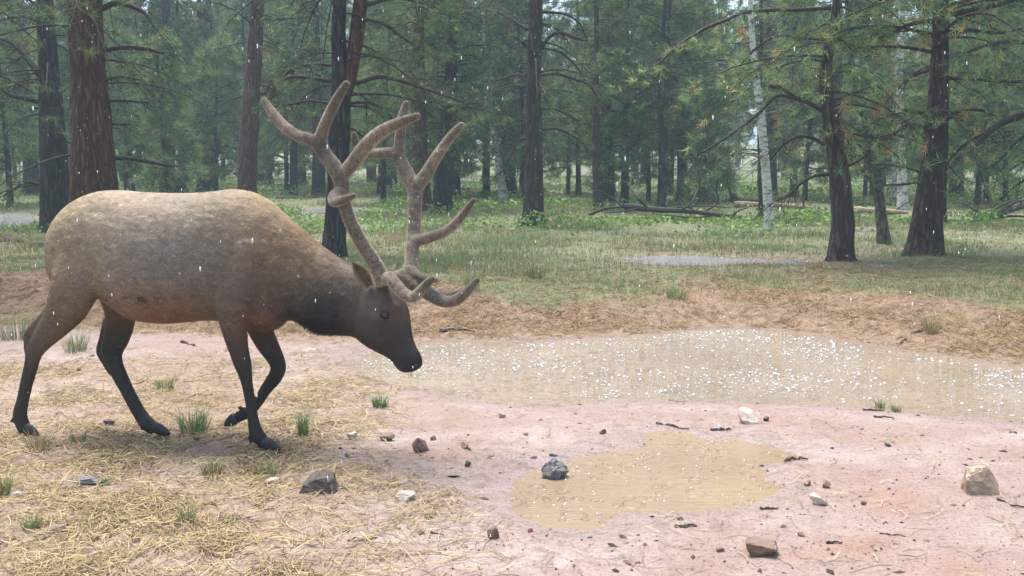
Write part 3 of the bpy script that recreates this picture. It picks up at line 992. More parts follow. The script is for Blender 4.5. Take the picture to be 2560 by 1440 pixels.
# ears -----------------------------------------------------------------
M['ear'] = mat_attr('ear_fur', .75, .2, .25)
def ear(base, tip, half, lat0, lat1, s):
    g = Geo()
    A = UH(*base, lat0 * s); B = UH(*tip, lat1 * s)
    ax = B - A; L_ = np.linalg.norm(ax); ax = ax / L_
    wv = nrm(np.cross(ax, N_H * s * .8 + F_H * .3))
    nv_ = nrm(np.cross(wv, ax)) * 1.0
    if np.dot(nv_, N_H * s) < 0: nv_ = -nv_
    m_, n_ = 14, 9
    Vv, Cc = [], []
    for layer in (0, 1):
        for i in range(m_):
            t_ = i / (m_ - 1)
            w = half * (math.sin(math.pi * min(1, t_ * .80 + .16)) ** .8) * (1 - t_ ** 5)
            for j in range(n_):
                q = -1 + 2 * j / (n_ - 1)
                depth = -(1 - q * q) * w * .75
                pnt = A + ax * L_ * t_ + wv * q * w + nv_ * (depth - .006 * layer) + nv_ * .03 * t_ * t_
                Vv.append(pnt)
                rim = abs(q) ** 3
                inner = np.array([.20, .155, .11]) * (1 - rim) * (.45 + .5 * vnoise(q * 3 + 7, t_ * 9, 3)) + np.array([.40, .32, .22]) * rim
                outer = np.array([.11, .085, .06]) * (1 - rim) + np.array([.25, .2, .14]) * rim
                Cc.append(inner if layer == 0 else outer)
    Vv = np.array(Vv)
    qs = []
    N1 = m_ * n_
    for i in range(m_ - 1):
        for j in range(n_ - 1):
            a = i * n_ + j
            qs.append((a, a + 1, a + n_ + 1, a + n_)); qs.append((N1 + a, N1 + a + n_, N1 + a + n_ + 1, N1 + a + 1))
        for j in (0, n_ - 1):
            a = i * n_ + j
            qs.append((a, a + n_, N1 + a + n_, N1 + a))
    g.add(Vv, np.array(qs), None, np.array(Cc))
    obj('ear', g.mesh('ear'), M['ear'], elk)


ear((925, 718), (880, 648), .040, .085, .17, 1)
ear((960, 712), (985, 650), .040, .085, .19, -1)

# eyes and nostrils ----------------------------------------------------
em, nt, b = mat_new('elk_eye'); b.inputs['Base Color'].default_value = (.008, .006, .005, 1); b.inputs['Roughness'].default_value = .06
nm, nt, b = mat_new('wet_nose'); b.inputs['Base Color'].default_value = (.008, .007, .007, 1); b.inputs['Roughness'].default_value = .35


def blob(name, c, r, mat, parent, sc=(1, 1, 1)):
    bm = bmesh.new(); bmesh.ops.create_uvsphere(bm, u_segments=16, v_segments=10, radius=1)
    me = bpy.data.meshes.new(name); bm.to_mesh(me); bm.free()
    me.polygons.foreach_set('use_smooth', np.ones(len(me.polygons), bool))
    co = np.empty(len(me.vertices) * 3, np.float32); me.vertices.foreach_get('co', co); co = co.reshape(-1, 3)
    w = c + (co[:, :1] * F_H * sc[0] + co[:, 1:2] * N_H * sc[1] + co[:, 2:3] * np.array([0, 0, 1]) * sc[2]) * r
    me.vertices.foreach_set('co', w.astype(np.float32).ravel()); me.update()
    return obj(name, me, mat, parent)


def surf_lat(px, py, s):
    """outermost lateral position of the head under this pixel"""
    x, y, lat = side_px(EV)
    m = (np.hypot(x - px, y - py) < 7) & (lat * s > 0)
    return float(np.median(lat[m])) if m.any() else .08 * s


for s in (1, -1):
    l = surf_lat(962, 789, s)
    blob('eye', UH(962, 789, l - .008 * s), .024, em, elk, (1.1, .8, .9))
    l = surf_lat(1038, 914, s)
    blob('nostril', UH(1039, 914, l + .000 * s), .011, nm, elk, (1.2, .6, .8))

# hooves: two toes each
hoofm, nt, b = mat_new('hoof_horn')
f = noise_fac(nt, pos(nt, (40, 40, 120)), 1, 3)
nt.links.new(ramp(nt, f, [(.3, (.014, .012, .011)), (.7, (.035, .031, .028))]), b.inputs['Base Color']); b.inputs['Roughness'].default_value = .45
for (x0, y0, x1, y1, lat, hw) in ((64, 1070, 95, 1090, .14, 15), (384, 1066, 424, 1088, _lat_hf, 15), (658, 1105, 700, 1127, .14, 16), (590, 1044, 562, 1066, -.125, 14)):
    for s in (-1, 1):
        rows = []
        for k, wk in ((0, 1.0), (.3, 1.05), (.6, .85), (.85, .55), (1.0, .2)):
            rows.append((x0 + (x1 - x0) * k, y0 + (y1 - y0) * k - (3 * k if y1 < 1100 else 3 * k), hw * wk, lat + s * .020, .018 * (1.1 - .55 * k)))
        V_, Q_, T_ = loft(chain_secs(rows, UB, N_B), 12, 2.4, 2)
        V_[:, 2] = np.maximum(V_[:, 2], .001) if y1 > 1080 else V_[:, 2]
        g = Geo(); g.add(V_, Q_, T_)
        obj('hoof', g.mesh('hoof'), hoofm, elk)

# =====================================================================
# trees
# =====================================================================
def needle_tufts(P, D, col, rng, k=12, length=.16, width=.005, spread=.85):
    """k thin needles bursting from each tip"""
    P = np.asarray(P, float); D = np.asarray(D, float); n = len(P)
    if n == 0:
        return np.zeros((0, 3)), np.zeros((0, 3), int), np.zeros((0, 3))
    r = rng.normal(0, 1, (n, k, 3)); r = nrm(r)
    d = nrm(D[:, None, :] * .75 + r * spread + np.array([0, 0, .12]))
    l = length * rng.uniform(.65, 1.15, (n, k, 1))
    st = P[:, None, :] - D[:, None, :] * rng.uniform(0, .10, (n, k, 1)) * (length / .16)
    sd = nrm(np.cross(d, rng.normal(0, 1, (n, k, 3)))) * width * .5
    V = np.stack([st - sd, st + sd, st + d * l], 2).reshape(-1, 3)
    c = np.repeat(col[:, None, :], k, 1) * rng.uniform(.75, 1.3, (n, k, 1))
    C = np.repeat(c.reshape(-1, 3), 3, 0)
    C[2::3] *= 1.18
    return V, np.arange(len(V)).reshape(-1, 3), np.clip(C, 0, 1)


GREEN = np.array([(.110, .180, .066), (.135, .195, .072), (.085, .160, .075), (.170, .205, .068)])
YELLOW = np.array([(.34, .25, .09), (.33, .19, .08), (.28, .22, .08)])


def batch_tubes(Ps, Rs, n):
    """many short tubes with the same number of points at once"""
    Ps = np.asarray(Ps, float); Rs = np.asarray(Rs, float)
    N_, m, _ = Ps.shape
    T = nrm(np.gradient(Ps, axis=1))
    ref = np.where(np.abs(T[:, :1, 2:3]) < .8, np.array([0, 0, 1.0]), np.array([1.0, 0, 0]))
    A = nrm(np.cross(T, np.broadcast_to(ref, T.shape))); B = np.cross(T, A)
    ang = np.arange(n) / n * 2 * math.pi
    V = Ps[:, :, None, :] + Rs[:, :, None, None] * (np.cos(ang)[None, None, :, None] * A[:, :, None, :] + np.sin(ang)[None, None, :, None] * B[:, :, None, :])
    i = np.arange(m - 1)[:, None] * n; j = np.arange(n)[None]; k = (j + 1) % n
    q = np.stack([i + j, i + k, i + n + k, i + n + j], -1).reshape(-1, 4)
    Q = (q[None] + (np.arange(N_) * m * n)[:, None, None]).reshape(-1, 4)
    return V.reshape(-1, 3), Q


class PineParts:
    """collects limb tubes and needle tufts of one tree"""
    def __init__(self, rng):
        self.rng = rng; self.limbs = Geo(); self.w5 = []; self.r5 = []; self.w3 = []; self.tp = []; self.td = []; self.tc = []

    def tuft(self, p, d, dead=False, tone=1.0):
        rng = self.rng
        self.tp.append(p); self.td.append(d); self.tc.append(self.tone(dead, tone))

    def limb(self, P, r0, r1=.006, twigs=6, live=.5, tl=.5, sides=5, droop=.25, tone=1.0, dead=0.02, geo=None, sub=True):
        rng = self.rng
        P = np.asarray(P, float)
        R = np.linspace(r0, r1, len(P))
        (geo or self.limbs).add(*tube(P, R, sides))
        if live > 0 and rng.random() < min(1, live * 1.3):
            self.tuft(P[-1], P[-1] - P[-2], rng.random() < dead, tone)
        n = twigs
        if n == 0: return
        t = rng.uniform(.22, 1.0, n) * (len(P) - 1)
        i = np.minimum(t.astype(int), len(P) - 2); fr = (t - i)[:, None]
        q = P[i] + (P[i + 1] - P[i]) * fr
        ax = nrm(P[i + 1] - P[i])
        sd = nrm(np.cross(ax, [0, 0, 1.0])) * rng.choice([-1, 1], n)[:, None]
        zz = np.zeros((n, 3)); zz[:, 2] = rng.uniform(-.5, .35, n)
        d = nrm(ax * rng.uniform(.3, 1.0, (n, 1)) + sd * rng.uniform(.3, 1.0, (n, 1)) + zz)
        l = tl * rng.uniform(.4, 1.2, n)[:, None, None]
        m = 5
        tt = np.linspace(0, 1, m)[None, :, None]
        W = q[:, None] + d[:, None] * l * tt + np.array([0, 0, -droop]) * l * tt ** 2 + rng.normal(0, .02, (n, m, 3)) * l * tt
        rr = np.maximum(.003, R[i] * .42)
        self.w5.append(W); self.r5.append(rr[:, None] + (.0028 - rr)[:, None] * np.linspace(0, 1, m)[None])
        up = np.array([0, 0, .3])
        for a in np.nonzero(rng.random(n) < live)[0]:
            for kx in range(rng.integers(1, 4)):
                f = 1 if kx == 0 else rng.uniform(.5, 1)
                self.tp.append(q[a] + (W[a, -1] - q[a]) * f + rng.normal(0, .02, 3)); self.td.append(d[a] + up + rng.normal(0, .3, 3))
                self.tc.append(self.tone(rng.random() < dead, tone))
        if sub:
            for _k in range(2):
                j = rng.integers(1, m - 1, n)
                o = W[np.arange(n), j]
                d2 = nrm(d + rng.normal(0, .7, (n, 3)) + np.array([0, 0, -.15]))
                l2 = l[:, 0] * rng.uniform(.25, .6, (n, 1))
                e = o + d2 * l2 + np.array([0, 0, -droop * .5]) * l2
                self.w3.append(np.stack([o, o + d2 * l2 * .5 + np.array([0, 0, .02]) * l2, e], 1))
                for a in np.nonzero(rng.random(n) < live * .8)[0]:
                    self.tp.append(e[a]); self.td.append(d2[a] + up); self.tc.append(self.tone(rng.random() < dead, tone))

    def tone(self, dead, tone):
        rng = self.rng
        return (YELLOW if dead else GREEN)[rng.integers(0, 3 if dead else 4)] * rng.uniform(.6, 1.5) * tone

    def flush(self):
        if self.w5:
            self.limbs.add(*batch_tubes(np.concatenate(self.w5), np.concatenate(self.r5), 4))
        if self.w3:
            w = np.concatenate(self.w3)
            self.limbs.add(*batch_tubes(w, np.tile([.005, .0035, .002], (len(w), 1)), 3))
        self.w5, self.r5, self.w3 = [], [], []

    def crown(self, k, length, width, name='crown', spread=.85):
        V, T, C = needle_tufts(np.array(self.tp).reshape(-1, 3), nrm(np.array(self.td).reshape(-1, 3)), np.array(self.tc).reshape(-1, 3), self.rng, k, length, width, spread)
        return mesh_from(name, V, None, T, C, False) if len(V) else None


def arc_limb(start, az, L, up, droop, rng, m=9, wig=.05):
    t = np.linspace(0, 1, m)[:, None]
    h = np.array([math.cos(az), math.sin(az), 0])
    s = np.array([-h[1], h[0], 0])
    P = start + h * L * t + np.array([0, 0, 1]) * L * (up * t - droop * t ** 2)
    w = np.cumsum(rng.normal(0, wig * L / m, (m, 2)), 0) * t
    return P + s * w[:, :1] + np.array([0, 0, 1]) * w[:, 1:]


def trunk_geo(P, R, sides, rng, flare=True):
    """bark-lumped trunk with root flare"""
    P = np.asarray(P, float); R = np.asarray(R, float).copy()
    m = len(P)
    hgt = P[:, 2] - P[0, 2]
    a = np.arange(sides) / sides * 2 * math.pi
    ph = rng.uniform(0, 6.28, 3)
    fl = np.exp(-hgt / .28) if flare else np.zeros(m)
    lob = .5 + .5 * np.cos(a[None] * 4 + ph[0] + .6 * np.sin(a[None] * 2 + ph[1]))
    J = fl[:, None] * (.12 + .38 * lob)
    J = J + .09 * (vnoise(np.repeat(np.arange(sides)[None] * .9, m, 0) + ph[1] * 9, np.repeat(hgt[:, None] * 1.6, sides, 1), 5) - .5)
    J = J + .10 * (vnoise(np.repeat(np.arange(sides)[None] * 1.9, m, 0) + ph[2] * 9, np.repeat(hgt[:, None] * 6, sides, 1), 6) - .5)
    g = Geo(); g.add(*tube(P, R, sides, True, J))
    return g


def resample(P, R, step):
    d = np.concatenate([[0], np.cumsum(np.linalg.norm(np.diff(P, axis=0), axis=1))])
    s = np.concatenate([np.arange(0, d[-1], step), [d[-1]]])
    return np.stack([np.interp(s, d, P[:, i]) for i in range(3)], 1), np.interp(s, d, R)


def trunk_from_px(pts, base_py, top_h, dy_top=0.0, y0=None):
    """pts: (px,py,width px) from the base up; the stem stands where its base meets the ground"""
    g = ground_hit(pts[0][0], base_py)
    y = g[1] if y0 is None else y0
    rows = []
    for x, yy, w in pts:
        p = at_y(x, yy, y)
        rows.append((*p, w * .5 * mpp(p)))
    rows = np.array(rows)
    rows[0, 2] = Hs(rows[0, 0], y) - .08
    rows = smooth_path(rows, 4)
    P, R = rows[:, :3], rows[:, 3]
    if top_h > P[-1, 2]:
        d = nrm(P[-1] - P[-5]); d = nrm(d * .5 + np.array([0, 0, 1.0]))
        n_ = 8; h = (top_h - P[-1, 2]) / d[2]
        E = P[-1] + d[None] * (np.arange(1, n_ + 1) / n_ * h)[:, None]
        P = np.vstack([P, E]); R = np.concatenate([R, np.linspace(R[-1], .03, n_ + 1)[1:]])
    return P, R


def point_at_h(P, R, z):
    i = int(np.clip(np.searchsorted(P[:, 2], z) - 1, 0, len(P) - 2))
    t = (z - P[i, 2]) / (P[i + 1, 2] - P[i, 2] + 1e-9)
    return P[i] + (P[i + 1] - P[i]) * t, R[i] + (R[i + 1] - R[i]) * t


def near_pine(label, pts, base_py, top_h, bark, seed, dead_z=(1.2, 5), n_dead=16, live_z=(3.5, 12), n_live=30, L=2.0, limbs=(), k=16, width=.008, group=None, tone=1.0, forks=(), live_low=.12, twl=.55, deadtuft=.03, name='pine_tree'):
    rng = np.random.default_rng(seed)
    P, R = trunk_from_px(pts, base_py, top_h)
    P2, R2 = resample(P, R, .14)
    root = empty(name, tuple(P[0]))
    org = P[0].copy()
    tag(root, label, 'tree', group)
    pp = PineParts(rng)
    tg = trunk_geo(P2 - org, R2, 22, rng)
    obj('trunk', tg.mesh('trunk'), M[bark], root)
    for fk in forks:          # a second stem, in pixels at the same distance
        rows = []
        for x, yy, w in fk:
            q = at_y(x, yy, P[0][1]); rows.append((*q, w * .5 * mpp(q)))
        rows = smooth_path(np.array(rows), 4)
        Pf, Rf = rows[:, :3], rows[:, 3]
        d = nrm(Pf[-1] - Pf[-4] + np.array([0, 0, .4]))
        Pf = np.vstack([Pf, Pf[-1] + d * np.array([[2.0], [4.5], [7]])]); Rf = np.append(Rf, [Rf[-1] * .7, Rf[-1] * .4, .03])
        Pf, Rf = resample(Pf, Rf, .15)
        obj('stem', trunk_geo(Pf - org, Rf, 16, rng, False).mesh('stem'), M['bark_red'], root)
    for lb in limbs:          # limbs traced from the photograph: [(px,py,width px)], depth change, live share
        ptsl, dz, live = lb
        nL = len(ptsl); rows = []
        for i, (x, yy, w) in enumerate(ptsl):
            q = at_y(x, yy, P[0][1] + dz * i / (nL - 1)); rows.append((*q, w * .5 * mpp(q)))
        rows = smooth_path(np.array(rows), 4)
        g = Geo()
        g.add(*tube(rows[:, :3] - org, np.maximum(rows[:, 3], .004), 7))
        obj('limb', g.mesh('limb'), M['limb'], root)
        if live > 5:          # ends in a burst of dead orange needles
            e_ = rows[-1, :3]
            for _ in range(5): pp.tuft(e_ + rng.normal(0, .03, 3), rng.normal(0, .4, 3) + np.array([0, -.2, -.9]), True, 1.25)
            continue
        pp.limb(rows[:, :3], .004, .003, int(5 + nL * 2), live, twl, 4, .3, tone, deadtuft, geo=Geo())
    for i in range(n_dead):
        z = org[2] + rng.uniform(*dead_z)
        q, r = point_at_h(P, R, z)
        az = rng.uniform(0, 2 * math.pi)
        l = L * rng.uniform(.35, 1.0)
        A = arc_limb(q, az, l, rng.uniform(-.05, .45), rng.uniform(.3, .75), rng)
        pp.limb(A, min(.024, r * .22) * rng.uniform(.6, 1.1), .005, 6, live_low, twl, 5, .35, tone, deadtuft)
    for i in range(n_live):
        u = (i + rng.random()) / n_live
        z = org[2] + live_z[0] + (live_z[1] - live_z[0]) * u
        q, r = point_at_h(P, R, min(z, P[-1, 2] - .3))
        l = L * 1.1 * (1 - .65 * u) * rng.uniform(.7, 1.15)
        A = arc_limb(q, rng.uniform(0, 2 * math.pi), l, rng.uniform(.1, .5), rng.uniform(.2, .55), rng)
        pp.limb(A, min(.035, r * .3), .006, 9, .95, .6, 5, .1, tone, deadtuft)
    pp.flush()
    pp.limbs.V = [v - org for v in pp.limbs.V]
    pp.tp = [p_ - org for p_ in pp.tp]
    tag(obj('branches', pp.limbs.mesh('branches'), M['limb'], root), kind='stuff')
    cm = pp.crown(k, .16, width)
    if cm: obj('crown', cm, M['needles'], root)
    return root


# --- the pines one can tell apart -------------------------------------------------
near_pine('massive reddish brown pine trunk standing behind the elk rump', [(232, 640, 132), (234, 560, 122), (237, 470, 112), (228, 300, 96), (218, 150, 86), (212, 0, 82)], 632, 14, 'bark_red', 11,
          (1.2, 5), 12, (4.4, 12), 34, 2.4,
          limbs=(([(270, 395, 12), (330, 397, 11), (390, 408, 9), (432, 416, 5)], .4, .0),
                 ([(258, 125, 14), (310, 118, 13), (360, 122, 12), (410, 133, 7)], .5, .1),
                 ([(250, 25, 16), (290, 8, 14), (340, 20, 12), (370, 40, 9), (385, 70, 5)], -.3, .25),
                 ([(268, 252, 8), (310, 252, 8), (372, 256, 4)], .3, .0),
                 ([(270, 310, 7), (325, 310, 4)], .2, 0.),
                 ([(262, 200, 8), (300, 192, 7), (350, 200, 4)], .3, .05)))
near_pine('black pine trunk left of the massive reddish pine, stubby dead twigs', [(146, 582, 84), (142, 540, 76), (137, 450, 68), (130, 300, 58), (120, 150, 46), (112, 0, 40)], 578, 14, 'bark_black', 12,
          (1.0, 6), 22, (5, 12.5), 34, 2.2,
          limbs=(([(108, 465, 9), (70, 455, 7), (35, 472, 5), (12, 486, 3)], -.3, 0.), ([(112, 260, 12), (70, 248, 11), (30, 240, 9), (0, 222, 7)], -.4, .15),
                 ([(100, 190, 16), (70, 150, 15), (35, 110, 12), (0, 95, 10)], .4, .15), ([(110, 60, 10), (60, 40, 9), (0, 50, 6)], .3, .3)))
near_pine('straight reddish pine trunk rising behind the elk shoulder', [(616, 530, 54), (617, 470, 48), (622, 350, 44), (632, 200, 40), (640, 80, 36), (643, 0, 34)], 528, 14, 'bark_red', 13,
          (2, 7), 14, (5, 12.5), 34, 2.3, limbs=(([(650, 48, 9), (690, 47, 8), (740, 45, 4)], .2, 0.), ([(650, 235, 9), (664, 232, 8), (685, 195, 6), (720, 195, 5)], .3, 0.)))
near_pine('forked dark pine behind the near antler, red scar at the fork', [(834, 648, 58), (836, 600, 52), (842, 480, 50), (848, 350, 50), (852, 250, 50), (850, 160, 42), (846, 80, 36), (848, 0, 34)], 646, 12, 'bark_black', 14,
          (1.8, 5.2), 18, (3.8, 10), 36, 2.0, live_low=.30,
          forks=([(858, 255, 30), (872, 200, 36), (886, 130, 36), (895, 60, 36), (902, 0, 34)],),
          limbs=(([(862, 210, 13), (900, 205, 12), (950, 192, 11), (1010, 205, 9), (1080, 228, 7), (1160, 255, 4)], .6, .35), ([(836, 205, 11), (780, 195, 10), (730, 193, 9), (692, 208, 7), (678, 250, 4)], -.3, .2),
                 ([(872, 258, 8), (930, 258, 7), (975, 290, 6), (1010, 330, 4)], .4, .4), ([(838, 165, 9), (790, 160, 8), (735, 172, 7), (700, 200, 5)], .3, .3),
                 ([(900, 20, 12), (940, 5, 11), (1000, -5, 9), (1060, 10, 7)], -.4, .3), ([(898, 45, 8), (960, 60, 8), (1000, 90, 7), (1030, 110, 5)], .4, .3),
                 ([(838, 262, 7), (780, 252, 6), (720, 262, 5)], .2, .2), ([(862, 320, 6), (885, 325, 6), (910, 345, 4)], .3, .1)))
near_pine('lone straight pine in the meadow with arching bare limbs', [(1334, 572, 56), (1334, 545, 50), (1334, 480, 48), (1334, 400, 44), (1334, 280, 40), (1336, 150, 36), (1340, 20, 34)], 568, 13, 'bark', 15,
          (2.2, 6.5), 22, (5.0, 11.5), 34, 2.3, live_low=.15,
          limbs=(([(1352, 188, 6), (1390, 185, 6), (1430, 196, 6), (1475, 215, 5), (1500, 260, 3)], .3, .1), ([(1355, 118, 8), (1375, 92, 9), (1400, 82, 9), (1440, 95, 8), (1470, 102, 5)], -.2, .1),
                 ([(1352, 272, 6), (1390, 274, 6), (1430, 292, 5), (1450, 312, 3)], .2, .1), ([(1352, 325, 6), (1395, 322, 6), (1440, 345, 5), (1462, 362, 3)], .2, .2),
                 ([(1318, 75, 9), (1290, 55, 8), (1245, 30, 6)], .3, .1), ([(1316, 115, 8), (1290, 95, 7), (1262, 80, 5)], -.3, .2), ([(1316, 190, 6), (1285, 188, 6), (1240, 202, 4)], .3, .1),
                 ([(1314, 218, 6), (1270, 216, 5), (1230, 235, 4)], -.2, 0.), ([(1352, 120, 6), (1400, 130, 6), (1440, 165, 5), (1462, 200, 3)], .4, .2),
                 ([(1314, 345, 6), (1300, 350, 5), (1285, 372, 5), (1272, 400, 3)], -.1, 0.), ([(1356, 30, 7), (1410, 35, 6), (1450, 60, 5), (1470, 110, 3)], .4, .2)))
near_pine('curved dark pine with long drooping dead limbs beside the rain pool', [(2102, 655, 66), (2103, 630, 56), (2106, 540, 52), (2098, 440, 48), (2084, 340, 42), (2068, 250, 36), (2064, 190, 32), (2072, 120, 24), (2084, 60, 18), (2090, 0, 16)], 652, 11, 'bark', 16,
          (1.6, 4.6), 20, (2.8, 9.5), 52, 1.9, live_low=.45, deadtuft=.05, tone=1.5,
          limbs=(([(2062, 280, 12), (2030, 262, 12), (1990, 245, 11), (1955, 222, 11), (1925, 215, 10)], -.2, .1), ([(1985, 245, 9), (1940, 240, 8), (1900, 280, 8), (1850, 320, 7), (1790, 360, 6), (1725, 398, 4)], -.3, .1),
                 ([(2062, 362, 10), (2030, 345, 10), (1995, 342, 9), (1960, 360, 8), (1925, 400, 5)], -.2, .1), ([(2072, 436, 9), (2035, 440, 9), (2000, 460, 8), (1970, 490, 6), (1940, 502, 4)], -.1, .0),
                 ([(2076, 20, 10), (1990, 25, 10), (1930, 25, 10), (1860, 32, 10), (1810, 52, 10), (1760, 72, 9), (1700, 110, 7), (1650, 155, 5), (1628, 165, 3)], -.5, .4),
                 ([(2070, 100, 8), (2010, 95, 8), (1940, 90, 7), (1880, 130, 6), (1850, 165, 4)], .4, .5), ([(2090, 345, 8), (2150, 338, 7), (2210, 345, 6), (2260, 320, 4)], .2, .3),
                 ([(2110, 420, 7), (2150, 400, 6), (2200, 350, 5), (2240, 330, 3)], .2, 0.), ([(2080, 250, 7), (2130, 235, 7), (2180, 215, 5)], .4, .8), ([(2075, 180, 7), (2120, 160, 6), (2170, 175, 5)], -.4, .9),
                 ([(2082, 312, 6), (2094, 296, 5), (2106, 274, 4)], -.35, 9), ([(2090, 362, 6), (2104, 352, 5), (2120, 340, 4)], -.35, 9), ([(1862, 32, 5), (1858, 60, 4), (1855, 88, 3)], -.1, 9), ([(2080, 262, 6), (2140, 262, 5), (2200, 276, 4)], .1, 9)))
near_pine('thick leaning pine with rough bark and low needle tufts', [(2312, 642, 96), (2314, 610, 84), (2320, 540, 74), (2332, 440, 66), (2340, 330, 56), (2346, 230, 48), (2350, 120, 40), (2352, 0, 36)], 636, 15, 'bark', 17,
          (2.0, 4.6), 18, (2.7, 12), 62, 2.3, live_low=.55, deadtuft=.05, tone=1.5,
          limbs=(([(2368, 35, 16), (2420, 28, 15), (2480, 15, 13), (2560, -8, 10)], -.5, .4), ([(2330, 52, 14), (2285, 58, 12), (2240, 75, 9), (2200, 95, 6)], -.3, .5),
                 ([(2315, 285, 11), (2285, 280, 10), (2258, 275, 7)], -.4, .7), ([(2312, 320, 10), (2285, 312, 9), (2262, 315, 6)], -.2, .2), ([(2365, 290, 9), (2400, 278, 9), (2450, 275, 8), (2490, 290, 5)], -.3, .6),
                 ([(2360, 420, 7), (2390, 380, 7), (2430, 350, 6), (2470, 330, 4)], -.3, .2), ([(2302, 430, 6), (2260, 418, 5), (2210, 412, 4)], .2, 0.), ([(2368, 80, 12), (2430, 75, 11), (2500, 82, 9), (2555, 70, 6)], .4, .7),
                 ([(2300, 455, 6), (2250, 462, 5), (2215, 462, 3)], .2, 0.), ([(2344, 128, 7), (2326, 112, 6), (2310, 104, 4)], -.4, 9), ([(2366, 300, 6), (2400, 285, 5), (2404, 292, 4)], -.3, 9)))
# the pine outside the right edge whose limbs reach into the picture
near_pine('pine at the clearing edge reaching heavy limbs over the turf', [(2800, 640, 90), (2800, 500, 80), (2800, 300, 66), (2805, 100, 54), (2805, 0, 50)], 640, 15, 'bark', 18,
          (1.5, 4.5), 14, (3, 12), 54, 2.4, live_low=.4, deadtuft=.05, tone=1.45,
          limbs=(([(2780, 250, 24), (2700, 262, 22), (2600, 278, 20), (2520, 300, 18), (2470, 330, 14), (2440, 365, 9), (2425, 380, 5)], -.6, .45), ([(2780, 130, 18), (2660, 120, 16), (2560, 105, 13), (2480, 110, 10), (2420, 130, 6)], -.5, .8),
                 ([(2780, 400, 12), (2650, 420, 10), (2560, 450, 8), (2500, 500, 5)], -.2, .2), ([(2780, 200, 14), (2650, 190, 12), (2540, 205, 9), (2460, 190, 5)], -.7, .8), ([(2780, 330, 14), (2660, 310, 12), (2560, 340, 9), (2500, 400, 6), (2450, 430, 4)], -.4, .5)))
# the pine whose hanging needle brushes enter the picture at the top left corner
near_pine('pine at the clearing edge with needle brushes hanging at its limb tips', [(-330, 760, 150), (-330, 500, 130), (-330, 200, 110), (-335, 0, 100)], 700, 14, 'bark', 19,
          (2.5, 5), 8, (3.4, 11), 46, 2.3, live_low=.5, k=26, width=.004,
          limbs=(([(-300, -90, 20), (-150, -70, 18), (0, -30, 12), (90, 10, 6), (98, 30, 3)], -.9, .5), ([(-300, -160, 20), (-100, -140, 18), (80, -80, 12), (180, -20, 7), (192, 20, 3)], -1.0, .5)))

